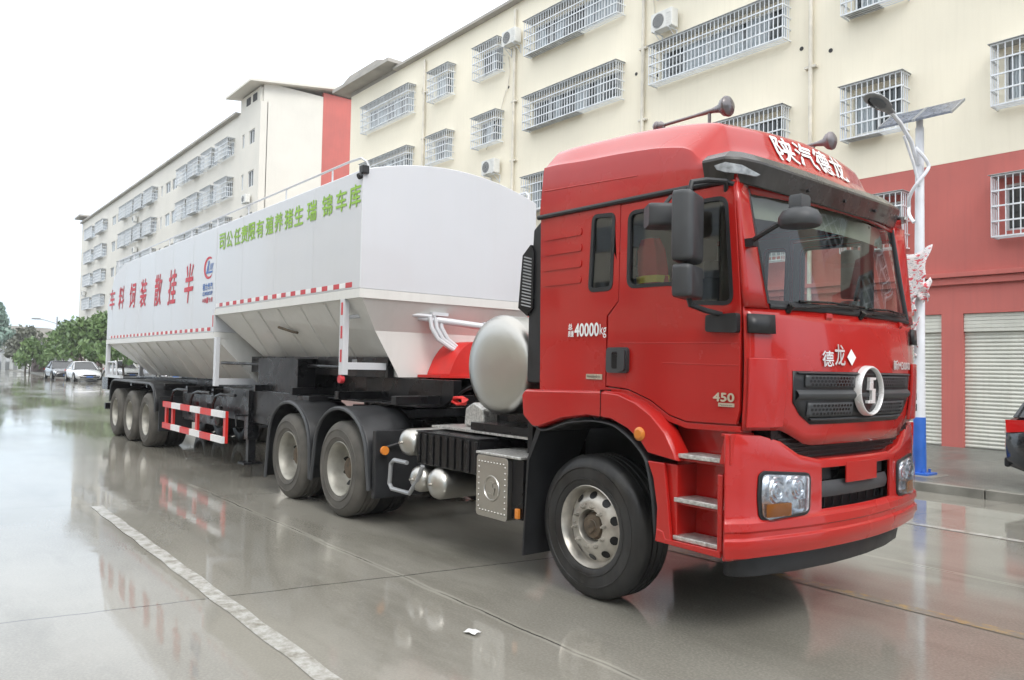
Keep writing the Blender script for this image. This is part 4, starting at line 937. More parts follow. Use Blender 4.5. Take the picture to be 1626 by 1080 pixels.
for s in (-1, 1):
    for ax_ in AX:
        arcp = [(ax_ + .62 * math.cos(t) * 1.03, .60 + .61 * math.sin(t) ** .8) for t in lin(.12, PI - .12, 15)]
        front_low = [(ax_ + .69, .40)] if ax_ == AX[0] else [(ax_ + .66, .34)]
        pth = front_low + arcp + [(ax_ - .70, .34 if ax_ == AX[0] else .20)]
        mb = MB(); mb.grid(lambda k, t: (pth[k][0], s * t, pth[k][1] - (.03 if t > 1.22 else 0)), list(range(len(pth))), [.62, .70, 1.22, 1.255])
        mg = mb.build('rear_mudguard', M['black'], truck, solid=.012, smooth=50)
        mb = MB()
        for k_ in range(1, len(pth) - 2):
            pass
        mb.tube([(pth[k][0] * 1.0, s * 1.25, pth[k][1] - .02) for k in range(len(pth))], .022, 6); mb.build('mudguard_edge', M['grey'], mg)
    mb = MB(); mb.box(-3.05, -2.98, *sorted((s * .62, s * 1.22)), .30, 1.0); mb.build('mud_flap', M['black'], truck, bevel=.01)
    mb = MB(); mb.cyl((-2.93, s * 1.15, .80), (-2.90, s * 1.15, .80), .045, n=14); mk_ = mb.build('side_marker', M['amber'], truck)
    mb = MB(); mb.tube([(-2.98, s * 1.12, .82), (-2.93, s * 1.0, .86), (-2.9, s * .8, .84)], .015); mb.build('marker_bracket', M['black'], mk_)
mb = MB(); mb.lathe([(.001, .08), (.45, .08), (.5, .06), (.5, .0), (.001, .0)], (-4.30, 0, 1.17), 28, 'z'); mb.box(-4.9, -3.7, -.5, .5, 1.06, 1.165); mb.build('fifth_wheel', M['blackp'], truck, bevel=.01)
# LNG tank across the frame behind the cab
mb = MB(); tr_ = .435
mb.lathe([(.001, -.075), (.12, -.071), (.24, -.058), (.34, -.036), (.395, -.012), (.422, .012), (tr_, .04), (tr_ + .004, .05), (tr_ + .004, .075), (tr_, .08), (tr_, 1.05), (tr_ + .004, 1.055), (tr_, 1.07), (tr_, 2.02), (.405, 2.07), (.24, 2.14), (.001, 2.17)], (-1.27, -1.0, 1.70), 56, 'y')
lng = mb.build('gas_tank', M['steel'], truck, smooth=30)
for y in (-.55, .55):
    mb = MB(); mb.lathe([(tr_ + .003, -.04), (tr_ + .012, -.035), (tr_ + .012, .035), (tr_ + .003, .04)], (-1.27, y, 1.70), 48, 'y'); mb.prism([(-1.76, 1.06), (-.83, 1.06), (-.79, 1.36), (-1.0, 1.30), (-1.27, 1.27), (-1.5, 1.30), (-1.75, 1.36)], 'y', y - .05, y + .05); mb.build('tank_cradle', M['blackp'], lng)
mb = MB(); mb.box(-1.7, -.62, -.95, .9, 1.10, 1.17); mb.build('tank_platform', M['blackp'], truck)
for x, z in ((-.80, 1.0), (-.66, 1.0)):
    mb = MB(); mb.box(x - .03, x + .03, -1.0, -.94, .86, 1.26); mb.build('tank_post', M['blackp'], truck)
mb = MB(); mb.prism([(-2.35, 1.075), (-.62, 1.075), (-.62, 1.095), (-2.35, 1.095)], 'y', -.95, -.44); mb.build('catwalk', M['tread'], truck)
# near side: battery box, air cylinders, step box
mb = MB(); mb.box(-2.30, -1.30, -1.15, -.55, .74, 1.04)
for k in range(9): mb.box(-2.27 + k * .115, -2.23 + k * .115, -1.165, -1.148, .75, 1.03)
mb.box(-2.31, -1.29, -1.16, -.54, 1.04, 1.055); mb.build('battery_box', M['blackp'], truck, bevel=.01)
mb = MB(); mb.box(-1.70, -.75, -.80, -.45, .42, .80); mb.build('side_tank', M['blackp'], truck, bevel=.04)
def aircyl(x, z, r, y0=-1.17, y1=-.35):
    mb = MB(); mb.lathe([(.001, -.07), (r * .55, -.058), (r * .88, -.025), (r, .015), (r, y1 - y0), (.001, y1 - y0 + .04)], (x, y0, z), 28, 'y'); mb.cyl((x, y0 - .10, z), (x, y0 - .05, z), .014, n=8)
    return mb.build('air_reservoir', M['steel'], truck, smooth=40)
aircyl(-2.43, .93, .135); aircyl(-2.22, .60, .125); aircyl(-1.90, .595, .145)
mb = MB(); mb.tube([(-2.36, -1.22, .74), (-2.60, -1.22, .74), (-2.66, -1.22, .70), (-2.68, -1.22, .50), (-2.63, -1.22, .455), (-2.30, -1.22, .455), (-2.16, -1.22, .60), (-2.08, -1.22, .74)], .022); mb.build('guard_bar', M['lampgrey'], truck)
mb = MB(); mb.prism(fillet([(-1.20, .44), (-.78, .44), (-.78, .945), (-1.20, .945)], .04), 'y', -1.245, -.75); sb = mb.build('step_box', M['steel'], truck, bevel=.012)
mb = MB(); mb.lathe([(.088, .0), (.092, -.008), (.104, -.008), (.108, 0)], (-.99, -1.246, .68), 32, 'y'); mb.prism([(-.99 + u * .085, .68 + v * .085) for u, v in SP], 'y', -1.254, -1.245); mb.build('embossed_emblem', M['steel'], sb); mb = MB()
for k in range(34):
    t = k / 34 * 4; sd_ = int(t); f_ = t - sd_; x, z = ((-1.165 + .35 * f_, .89), (-.815, .89 - .40 * f_), (-.815 - .35 * f_, .49), (-1.165, .49 + .40 * f_))[sd_]
    mb.lathe([(.010, .0), (.006, -.006), (.001, -.007)], (x, -1.246, z), 10, 'y')
mb.build('rivets', M['steel'], sb)
mb = MB(); mb.prism([(-1.21, -1.25), (-.62, -1.25), (-.62, -.74), (-1.21, -.74)], 'z', .95, .972); mb.build('step_tread', M['tread'], sb, bevel=.006)
mb = MB(); mb.box(-.775, -.64, -1.20, -.75, .47, .94); mb.build('box_rear', M['blackp'], sb)
mb = MB(); mb.box(-.70, -.66, -1.235, -1.205, .48, .56); mb.build('side_marker', M['amber'], truck, bevel=.006)
# hoses between cab and trailer
mb = MB()
for k, y in enumerate((-.25, -.1, .1)): mb.tube([(-1.75 - .9 * t, y + .25 * math.sin(t * 5 + k), 1.30 + .25 * math.sin(t * PI) - .0 * t) for t in lin(0, 1, 14)], .018, 6)
mb.build('air_hose', M['blackp'], truck)
mb = MB(); mb.tube([(-2.35 + .10 * math.sin(t * 9), -.62 + .03 * math.cos(t * 14), 1.33 + .035 * math.cos(t * 9)) for t in lin(0, 2 * PI, 60)], .014, 6); mb.build('coiled_hose', M['red3'], truck)
mb = MB(); mb.prism([(-2.1, 1.10), (-1.75, 1.10), (-1.80, 1.28), (-1.95, 1.34), (-2.08, 1.28)], 'y', -.75, -.35); mb.build('exhaust_cover', M['tread'], truck, bevel=.03)

# ------------------------------------------------------------------ the white tank trailer
trailer = tag(empty('tank_trailer', TO + Vector((-12, 0, 0))), 'long white bulk feed tank trailer with red and green lettering behind the red truck', 'trailer')
TY = 1.245
def roofarc(n=9): return [(TY * math.cos(t), 3.79 + .215 * math.sin(t) ** .9) for t in lin(0, PI, n)]
mb = MB()
SC = [(TY, 2.49)] + [(TY * u, 3.79 + .21 * (1 - abs(u) ** 2.0)) for u in lin(1, -1, 17)] + [(-TY, 2.49)]
def sec(x, zb, k=1., zt=0.): return [(x, y, (zb if z < 2.6 else z + zt)) for y, z in SC]
mb.loft([sec(-8.11, 2.50), sec(-3.37, 2.50)]); fr = mb.build('front_tank', M['white'], trailer, smooth=30, bevel=.012)
mb = MB(); mb.loft([sec(-8.112, 2.14), sec(-14.3, 2.14), [(x, y, z) for x, y, z in sec(-15.2, 2.14, 1, -.20)], [(x, y, z) for x, y, z in sec(-15.82, 2.14, 1, -.85)]]); rt = mb.build('rear_tank', M['white'], trailer, smooth=25, bevel=.012)
# hoppers: flanges, sloping sides, end slopes
mb = MB()
mb.box(-8.11, -3.36, -TY - .004, TY + .004, 2.40, 2.498)
A = [(-3.372, 2.40, TY), (-3.60, 2.08, .95)]
def quad(mb, a, b, c, d): mb.add([a, b, c, d], [(0, 1, 2, 3)])
top = [(-3.372, -TY + .03, 2.40), (-3.372, TY - .03, 2.40), (-8.09, TY - .03, 2.40), (-8.09, -TY + .03, 2.40)]
low = [(-3.66, -.60, 1.72), (-3.66, .60, 1.72), (-7.55, .60, 1.72), (-7.55, -.60, 1.72)]
mid = [(-3.58, -.93, 2.06), (-3.58, .93, 2.06)]
quad(mb, top[0], top[1], mid[1], mid[0]); mb.add([mid[0], mid[1], (-3.60, .60, 1.54), (-3.60, -.60, 1.54)], [(0, 1, 2, 3)])
for s in (0, 1):
    if s == 0: mb.add([top[0], mid[0], (-3.60, -.60, 1.72), low[3], top[3]], [(0, 1, 2, 3, 4)])
    else: mb.add([top[1], top[2], low[2], (-3.60, .60, 1.72), mid[1]], [(0, 1, 2, 3, 4)])
quad(mb, top[2], top[3], low[3], low[2])
mb.add([(-3.60, -.60, 1.54), (-3.60, -.60, 1.72), (-3.95, -.60, 1.72), (-3.95, -.60, 1.54)], [(0, 1, 2, 3)]); mb.add([(-3.60, .60, 1.54), (-3.60, .60, 1.72), (-3.95, .60, 1.72), (-3.95, .60, 1.54)], [(0, 1, 2, 3)])
hop = mb.build('front_hopper', M['white2'], trailer, smooth=0, weld=True)
def onslope(x, t, ztop, zlow, ylow, d=.02): return (x, -(TY - .03) + ((TY - .03) - ylow) * t - d * .7, ztop + (zlow - ztop) * t - d * .7)
for i, x in enumerate((-4.45, -5.15, -5.85, -6.55, -7.2)):
    mb = MB(); secs = []
    for t in (.02, .98): p = Vector(onslope(x + .30 * (.5 - t), t, 2.40, 1.72, .60, .0)); secs.append([(p.x - .035, p.y, p.z), (p.x - .02, p.y - .014, p.z - .014), (p.x + .02, p.y - .014, p.z - .014), (p.x + .035, p.y, p.z)])
    mb.loft(secs); mb.build('hopper_rib', M['white2'], hop, smooth=0)
mb = MB(); mb.box(-15.84, -8.10, -TY - .004, TY + .004, 2.04, 2.138)
rtop = [(-8.11, -TY + .03, 2.04), (-8.11, TY - .03, 2.04), (-15.8, TY - .03, 2.04), (-15.8, -TY + .03, 2.04)]
rlow = [(-7.95, -.60, 1.36), (-7.95, .60, 1.36), (-14.2, .60, 1.36), (-14.2, -.60, 1.36)]
quad(mb, rtop[0], rtop[3], rlow[3], rlow[0]); quad(mb, rtop[1], rtop[2], rlow[2], rlow[1]); quad(mb, rtop[2], rtop[3], rlow[3], rlow[2]); quad(mb, rtop[0], rtop[1], rlow[1], rlow[0])
hop2 = mb.build('rear_hopper', M['white2'], trailer, smooth=0)
for i in range(9):
    x = -8.9 - .72 * i; mb = MB(); secs = []
    for t in (.02, .98): p = Vector(onslope(x + .30 * (.5 - t) + t * .5 * (i > 6), t, 2.04, 1.36, .60, .0)); secs.append([(p.x - .035, p.y, p.z), (p.x - .02, p.y - .014, p.z - .014), (p.x + .02, p.y - .014, p.z - .014), (p.x + .035, p.y, p.z)])
    mb.loft(secs); mb.build('hopper_rib', M['white2'], hop2, smooth=0)
for x in (-4.57, -5.77, -6.97):
    mb = MB(); mb.box(x - .004, x + .004, -TY - .0025, -TY + .01, 2.50, 3.78); mb.build('weld_seam', M['white'], fr, smooth=0)
for k in range(6):
    x = -9.3 - 1.2 * k; mb = MB(); mb.box(x - .004, x + .004, -TY - .0025, -TY + .01, 2.14, 3.78 if x > -14.3 else 3.6); mb.build('weld_seam', M['white'], rt, smooth=0)
# reflective red and white tape
def tape(x0, x1, z, y, parent, vertical=False):
    mb = MB(); n = int(abs(x1 - x0) / .30); 
    for k in range(n):
        a = x1 - .30 * k; mb.mi(0); mb.box(a - .15, a, y - .003, y, z - .028, z + .028); mb.mi(1); mb.box(a - .30, a - .15, y - .003, y, z - .028, z + .028)
    return mb.build('reflective_tape', [M['refred'], M['refwhite']], parent, smooth=0)
tape(-8.08, -3.55, 2.55, -TY - .001, fr); tape(-15.7, -8.3, 2.19, -TY - .001, rt)
# gutters, edge post between the two halves, front corner lamp
mb = MB(); mb.box(-8.16, -8.10, -TY - .02, -TY + .02, 2.14, 2.50); mb.mi(1); mb.box(-8.15, -8.11, -TY - .023, -TY - .019, 2.22, 2.40); mb.build('edge_post', [M['white'], M['refred']], trailer, smooth=0)
mb = MB(); mb.box(-3.42, -3.33, -TY - .02, -TY + .06, 3.74, 3.83); mb.cyl((-3.38, -TY - .05, 3.70), (-3.38, -TY - .01, 3.72), .035); mb.build('corner_lamp', M['black'], trailer, bevel=.01)
# handrail along the roof edge
mb = MB()
for s in (-1, 1):
    y = s * 1.20; mb.tube([(-15.2, y, 3.62), (-15.1, y, 3.93), (-10, y, 3.945), (-3.75, y, 3.955), (-3.52, y * .99, 3.95), (-3.44, y * .97, 3.90), (-3.42, y * .95, 3.82)], .014, 6)
    for k in range(9): mb.tube([(-4.2 - 1.35 * k, y, 3.79), (-4.2 - 1.35 * k, y, 3.945)], .011, 6)
mb.build('roof_handrail', M['white'], trailer)
for k in range(5):
    mb = MB(); xx = -4.6 - 2.35 * k; mb.lathe([(.32, 0), (.32, .10), (.34, .10), (.34, .12), (.25, .16), (.001, .17)], (xx, 0, 3.96), 24, 'z'); mb.build('filling_hatch', M['white'], trailer)
# side frames under the tank
def uframe(x, zt, zb, name='support_frame'):
    mb = MB(); mb.box(x - .05, x + .05, -TY - .005, -TY + .06, zb, zt); mb.box(x - .045, x + .045, -TY + .06, -.55, zb + .06, zb + .14)
    mb.mi(1)
    for k in range(3): mb.box(x - .02, x + .02, -TY - .009, -TY - .004, zb + .14 + (zt - zb) * k / 3.2, zb + .28 + (zt - zb) * k / 3.2)
    mb.cyl((x, -TY - .02, zb - .05), (x, -TY + .03, zb - .05), .045)
    return mb.build(name, [M['white'], M['refred']], trailer, smooth=0, bevel=.004)
uframe(-3.76, 2.40, 1.56); 
mb = MB(); mb.box(-8.09, -7.99, -TY - .005, -TY + .06, 1.30, 2.06); mb.box(-8.085, -7.995, -TY + .06, -.55, 1.32, 1.42); mb.build('support_frame', M['white'], trailer, smooth=0, bevel=.004)
for y in (-TY + .03, -.5, .5, TY - .03):
    mb = MB(); mb.box(-15.78, -15.68, y - .04, y + .04, 1.27, 2.04); mb.build('rear_post', M['white'], trailer, smooth=0)
mb = MB(); mb.box(-15.75, -14.3, -TY, -TY + .06, 1.27, 1.33); mb.tube([(-15.7, -TY + .03, 1.62), (-14.85, -TY + .03, 1.62), (-14.8, -TY + .03, 1.3)], .02); mb.tube([(-15.2, -TY + .03, 1.3), (-15.2, -TY + .03, 1.62)], .02); mb.build('rear_guard_rail', M['white'], trailer)
# chassis
mb = MB()
for s in (-1, 1): mb.prism([(-15.9, 1.0), (-9.0, .95), (-8.2, 1.25), (-2.75, 1.25), (-2.55, 1.35), (-2.55, 1.53), (-8.0, 1.53), (-8.6, 1.34), (-15.9, 1.30)], 'y', s * .56, s * .46)
for x in (-2.9, -4.2, -5.5, -6.8, -8.6, -10, -11.4, -12.7, -14, -15.2): mb.box(x, x + .1, -1.1, 1.1, 1.27 if x > -8 else 1.12, 1.36 if x > -8 else 1.24)
mb.box(-5.2, -2.8, -.8, .8, 1.235, 1.26)
mb.build('chassis', M['blackp'], trailer, bevel=.006)
mb = MB(); mb.box(-7.95, -3.68, -.70, -.62, 1.53, 1.77); mb.box(-7.95, -3.68, .62, .70, 1.53, 1.77); mb.box(-7.0, -5.6, -.95, -.70, 1.28, 1.74); mb.mi(1); mb.box(-4.55, -4.42, -.706, -.699, 1.64, 1.74); mb.build('side_skirt', [M['blackp'], M['lampgrey']], trailer, bevel=.01)
mb = MB(); mb.box(-8.35, -5.45, -1.0, -.55, .80, 1.28); mb.box(-5.42, -5.0, -1.05, -.6, .95, 1.27); mb.build('tool_locker', M['blackp'], trailer, bevel=.015)
mb = MB(); mb.tube([(-8.75, -.9, 1.66), (-3.9, -.75, 1.64)], .022); mb.build('drive_shaft', M['blackp'], trailer)
# auger, gear motor
mb = MB(); mb.tube([(-3.80, -1.20, 2.20), (-3.55, -.75, 2.27), (-3.40, -.25, 2.25)], .022); mb.cyl((-3.50, -.42, 2.235), (-3.18, .30, 2.15), .040); mb.lathe([(.001, 0), (.055, .0), (.055, .05), (.001, .05)], (-3.18, .28, 2.15), 16, 'y'); mb.box(-3.48, -3.38, -.30, -.08, 2.26, 2.30)
aug = mb.build('control_lever', M['white'], trailer)
for k in range(3):
    mb = MB(); mb.tube([(-3.40, -.32 + .07 * k, 2.24), (-3.38, -.31 + .07 * k, 2.12), (-3.34, -.25 + .07 * k, 1.99), (-3.30, -.12 + .06 * k, 1.90), (-3.28, -.04 + .05 * k, 1.86)], .026, 8); mb.build('lever_pipe', M['white'], aug)
mb = MB(); mb.cyl((-3.28, -.02, 1.85), (-3.28, -.02, 1.74), .03); mb.prism(fillet([(-.24, 1.56), (.65, 1.56), (.65, 1.92), (.42, 1.985), (.05, 1.96), (-.06, 1.88), (-.15, 1.76)], .05), 'x', -3.58, -3.12); mb.box(-3.58, -3.1, -.36, .7, 1.545, 1.575)
mb.build('gear_motor', M['red3'], trailer, bevel=.02)
for x_, y_ in ((-3.95, -.98), (-8.9, -1.0)):
    mb = MB(); mb.tube([(x_ - .25, y_ - .02, 2.22), (x_, y_ + .12, 2.05)], .015); mb.build('latch_handle', M['refred'], trailer)
mb = MB(); mb.tube([onslope(-6.0, .30, 2.4, 1.72, .6, .05), onslope(-5.8, .36, 2.4, 1.72, .6, .05), onslope(-5.72, .40, 2.4, 1.72, .6, .04), onslope(-5.55, .42, 2.4, 1.72, .6, .05)], .018); mb.build('hopper_latch', M['rust'], trailer)
# axles, wheels, mudguards
for k in range(3):
    x = -12.02 - 1.31 * k
    for s in (-1, 1): wheel(trailer, x, 1.24, s, dual=True, r=.52, dusty=True)
    mb = MB(); mb.cyl((x, -.95, .52), (x, .95, .52), .075, n=12)
    for s in (-1, 1): mb.box(x - .5, x + .5, s * .5 - .04, s * .5 + .04, .62, .70)
    mb.build('axle', M['blackp'], trailer)
for s in (-1, 1):
    pth = [(-11.36, .72), (-11.38, .95), (-11.47, 1.12), (-11.62, 1.215), (-11.8, 1.245), (-14.8, 1.245), (-15.0, 1.21), (-15.15, 1.10), (-15.22, .75)]
    mb = MB(); mb.grid(lambda k, t: (pth[k][0], s * t, pth[k][1]), list(range(len(pth))), [.55, .7, 1.22, 1.25]); g_ = mb.build('trailer_mudguard', M['black'], trailer, solid=.012, smooth=50)
    mb = MB(); mb.tube([(p[0], s * 1.25, p[1] - .02) for p in pth], .02, 6); mb.build('mudguard_edge', M['grey'], g_)
    mb = MB(); mb.box(-11.3, -11.26, *sorted((s * .6, s * 1.2)), .35, 1.0); mb.build('mud_flap', M['black'], trailer)
for k in range(3):
    mb = MB(); x = -10.6 + 1.15 * k; mb.tube([(x, -1.18, .78), (x + .05, -1.18, 1.02), (x + .18, -1.18, 1.14), (x + .40, -1.18, 1.18), (x + .95, -1.15, 1.18)], .022); mb.build('hose_bracket', M['blackp'], trailer)
mb = MB(); mb.box(-10.7, -8.3, -.95, -.45, .62, 1.12); mb.lathe([(.001, -.05), (.16, -.02), (.17, .02), (.17, .9), (.001, .95)], (-8.55, -1.0, .8), 20, 'y'); mb.build('air_tank_locker', M['blackp'], trailer, bevel=.02)
# side underrun guard in red and white
def gbar(z):
    mb = MB(); n = 6; x0, x1 = -10.9, -7.62
    for k in range(n):
        mb.mi(k % 2 if True else 0); a = x0 + (x1 - x0) * k / n; mb.box(a, a + (x1 - x0) / n, -1.235, -1.195, z - .05, z + .05)
    return mb
gb = gbar(.885); guard = gb.build('underrun_guard', [M['red3'], M['refwhite']], trailer, smooth=0, weld=False)
gbar(.50).build('lower_bar', [M['red3'], M['refwhite']], guard, smooth=0, weld=False)
for x in (-10.86, -10.45, -9.05, -7.67):
    mb = MB(); mb.box(x - .05, x + .05, -1.19, -1.15, .45, .93); mb.build('guard_post', M['red3'], guard, smooth=0)
for s in (-1, 1):
    mb = MB(); mb.box(-7.20, -7.04, s * .98 - .08, s * .98 + .08, .55, 1.27); mb.box(-7.17, -7.07, s * .98 - .055, s * .98 + .055, .22, .55); mb.box(-7.25, -6.99, s * .98 - .14, s * .98 + .14, .19, .22); mb.tube([(-7.12, s * 1.06, .9), (-7.12, s * 1.22, .9), (-7.0, s * 1.24, .75)], .015); mb.build('landing_leg', M['blackp'], trailer, bevel=.006)
mb = MB(); mb.box(-16.15, -15.55, -1.24, 1.24, .98, 1.265); mb.build('rear_crossbeam', M['blackp'], trailer, bevel=.01)
mb = MB(); mb.box(-16.0, -15.9, -1.2, 1.2, .52, .66); 
for y in (-.8, .8): mb.box(-15.95, -15.85, y - .05, y + .05, .66, 1.0)
mb.build('rear_bumper', M['blackp'], trailer)
# lettering on the near side (written from the front of the trailer backwards)
def tside(u, v): return (u, -TY - .004, v)
mb = MB(); g_txt = '司公任责限有殖养猪生瑞锦车库'; px_ = [348, 362, 378, 392, 404, 417, 434, 450, 466, 482, 502, 524, 545, 565]
gx = [-7.86, -7.54, -7.21, -6.91, -6.62, -6.32, -5.97, -5.66, -5.33, -5.02, -4.64, -4.22, -3.86, -3.53]
for ch, x in zip(g_txt, gx): mb = MB(); add_text(mb, ch, x - .13, x + .13, 3.40, 3.645, tside, .02); mb.build('green_character', M['gtext'], fr, smooth=0)
mb = MB(); xs_ = [-15.35, -14.45, -13.45, -12.55, -11.45, -10.5, -9.5]
for i, (ch, x) in enumerate(zip('车料饲装散挂半', xs_)):
    z0_ = 2.83 - .026 * i; mb = MB(); add_text(mb, ch, x - .24, x + .24, z0_, z0_ + .45 + .033 * i, tside, .018, .09); mb.build('red_character', M['rtext'], rt, smooth=0)
mb = MB(); cx_, cz_ = -8.47, 3.175
o_ = [(cx_ + .245 * math.cos(R(a)), cz_ + .18 * math.sin(R(a))) for a in range(55, 316, 9)]; i_ = [(cx_ + .03 + .20 * math.cos(R(a)), cz_ + .145 * math.sin(R(a))) for a in range(315, 54, -9)]
mb.prism(o_ + i_, 'y', -TY - .004, -TY - .004); mb.mi(1)
LG = [(-.02, .11), (.04, .11), (-.02, -.06), (.20, -.06), (.18, -.09), (-.13, -.09)]
mb.prism([(cx_ + u, cz_ + v) for u, v in LG], 'y', -TY - .005, -TY - .005)
for k in range(3): mb.prism([(cx_ + .04 + .055 * k, cz_ - .045), (cx_ + .06 + .055 * k, cz_ - .045), (cx_ + .12 + .055 * k, cz_ + .06), (cx_ + .095 + .055 * k, cz_ + .06)], 'y', -TY - .005, -TY - .005)
add_text(mb, '程力专汽', cx_ - .27, cx_ + .22, 2.82, 2.93, tside, .02); add_text(mb, 'CLWGROUP', cx_ - .27, cx_ + .22, 2.735, 2.795, tside, .02); mb.mi(0)
for k, ch in enumerate('中国一专用'): add_text(mb, ch, cx_ - .27 + .105 * k, cx_ - .19 + .105 * k, 2.62, 2.69, tside, .015)
mb.build('maker_emblem', [M['rtext'], M['btext']], rt, smooth=0)
OFF.zero()

# ------------------------------------------------------------------ things in and around the cab
OFF[:] = TO
mb = MB(); mb.grid(lambda u, v: (1.30 + .11 * v + .01 * math.sin(u * 9), .22 + .17 * u + .02 * math.sin(v * 7), 2.075 + .055 * math.exp(-((u - .5) ** 2 + (v - .5) ** 2) * 6) + .015 * math.sin(u * 13 + v * 8)), lin(0, 1, 9), lin(0, 1, 9))
tag(mb.build('cloth', M['yellowc']), 'crumpled yellow cloth lying on the dashboard behind the windscreen', 'cloth')
mb = MB(); mb.grid(lambda u, v: (1.12 + .20 * v, .42 + .20 * u + .05 * v, 2.085 + .02 * v + .012 * math.sin(u * 3)), lin(0, 1, 5), lin(0, 1, 5)); 
tag(mb.build('paper', M['wpaper'], solid=.002), 'white paper on the dashboard next to the yellow cloth', 'paper')
mb = MB(); mb.grid(lambda u, v: (1.08 + .17 * v, .66 + .20 * u - .04 * v, 2.083 + .02 * v), lin(0, 1, 4), lin(0, 1, 4))
tag(mb.build('paper', M['wpaper'], solid=.002), 'white paper on the dashboard nearest the far windscreen corner', 'paper')
mb = MB(); secs = []
for z, w, d in ((1.95, .22, .10), (2.15, .25, .13), (2.32, .27, .13), (2.46, .25, .11), (2.54, .16, .08)):
    secs.append([(.50 + w * .42 * math.cos(t) - .12 * (z - 2.2) + .012 * math.sin(5 * t), -1.0 + d * .5 * math.sin(t), z + .06) for t in lin(0, 2 * PI * 19 / 20, 20)])
mb.loft(secs); mb.mi(1); mb.loft([[(p[0] + .006 * (1 if p[0] > .49 else -1), p[1] - .008 * (1 if p[1] < -1.0 else -1), z + .05) for p in secs[2]] for z in (2.235, 2.285)], caps=False)
tag(mb.build('work_jacket', [M['jacket'], M['hivis']]), 'red work jacket with a yellow band hanging behind the near door window', 'jacket')
OFF.zero()
def scrap(x, y, w, d, m, label, name='paper_scrap', a=0.):
    mb = MB(); ca, sa = math.cos(a), math.sin(a)
    mb.grid(lambda u, v: (x + (u * w) * ca - (v * d) * sa, y + (u * w) * sa + (v * d) * ca, .008 + .012 * abs(math.sin(u * 4 + v * 3))), lin(-.5, .5, 5), lin(-.5, .5, 5))
    return tag(mb.build(name, m, solid=.002), label, 'litter')
scrap(-3.89, 2.89, .09, .07, M['wpaper'], 'small white paper scrap alone on the wet concrete in front of the truck side', a=.3)

# ------------------------------------------------------------------ solar street lamp
lp = tag(empty('street_lamp', (-5.27, 12.64, PZ)), 'white and blue solar street lamp on the pavement right of the truck cab', 'street lamp')
X0, Y0 = -5.27, 12.64
mb = MB(); mb.cyl((X0, Y0, 1.02), (X0, Y0, 5.65), .085, .062, n=20); mb.build('pole', M['polew'], lp)
mb = MB(); mb.cyl((X0, Y0, PZ + .03), (X0, Y0, 1.02), .10, .09, n=20); mb.box(X0 - .19, X0 + .19, Y0 - .19, Y0 + .19, PZ + .005, PZ + .035)
for k in range(4): a = PI / 4 + k * PI / 2; mb.prism([(.09, 0), (.18, 0), (.09, .16)], 'y', -.006, .006) if False else mb.cyl((X0 + .15 * math.cos(a), Y0 + .15 * math.sin(a), PZ + .03), (X0 + .15 * math.cos(a), Y0 + .15 * math.sin(a), PZ + .09), .018)
mb.build('blue_base', M['blue'], lp)
mb = MB(); mb.box(X0 - .32, X0 + .32, Y0 - .32, Y0 + .32, PZ - .05, PZ + .006); mb.build('footing', M['kerb'], lp, bevel=.01)
mb = MB(); mb.cyl((X0, Y0, 5.64), (X0, Y0, 5.80), .05); mb.tube([(X0, Y0 - .06, 5.05), (X0 - .02, Y0 - .26, 5.38), (X0 - .06, Y0 - .54, 5.62), (X0 - .10, Y0 - .76, 5.75)], .035)
mb.tube([(X0 + .02, Y0 - .07, 4.70), (X0 - .02, Y0 - .18, 5.05), (X0 - .06, Y0 - .42, 5.45)], .022); mb.build('lamp_arm', M['polew'], lp)
mb = MB(); mb.tube([(X0 + .15 * math.sin(t * 1.75), Y0 - .02 - .13 * abs(math.cos(t * 1.75)), 5.30 - .34 * t) for t in lin(0, 3.5, 34)], .028); mb.build('cable_conduit', M['polew'], lp)
hd = MB(); secs = []
d0 = Vector((-.16, -.95, .30)).normalized(); sidev = d0.cross(Vector((0, 0, 1))).normalized(); upv = sidev.cross(d0)
for t, w, h in ((0, .05, .05), (.12, .07, .055), (.2, .12, .06), (.35, .155, .07), (.52, .15, .06), (.62, .10, .045), (.65, .03, .02)):
    c = Vector((X0 - .10, Y0 - .72, 5.74)) + d0 * t; secs.append([c + sidev * (w * math.cos(a)) + upv * (h * (math.sin(a) if math.sin(a) > 0 else .35 * math.sin(a))) for a in lin(0, 2 * PI * 19 / 20, 20)])
hd.loft(secs); h_ = hd.build('lamp_head', M['lampgrey'], lp, smooth=60)
c = Vector((X0 - .10, Y0 - .72, 5.74)) + d0 * .40 - upv * .026; mb = MB(); mb.add([c + d0 * (.17 * math.cos(a)) + sidev * (.11 * math.sin(a)) for a in lin(0, 2 * PI * 23 / 24, 24)], [tuple(range(24))]); mb.build('lamp_glass', M['lens'], h_, smooth=0, solid=.012)
mb = MB(); mb.add([c + upv * .012 + d0 * (.16 * math.cos(a)) + sidev * (.10 * math.sin(a)) for a in lin(0, 2 * PI * 23 / 24, 24)], [tuple(range(24))]); mb.build('lamp_module', M['acdark'], h_, smooth=0, solid=.006)
pn = MB(); 
def pv(u, v, w=0): return (X0 + u, Y0 + .24 * v + .02, 5.86 + .15 * v + w)
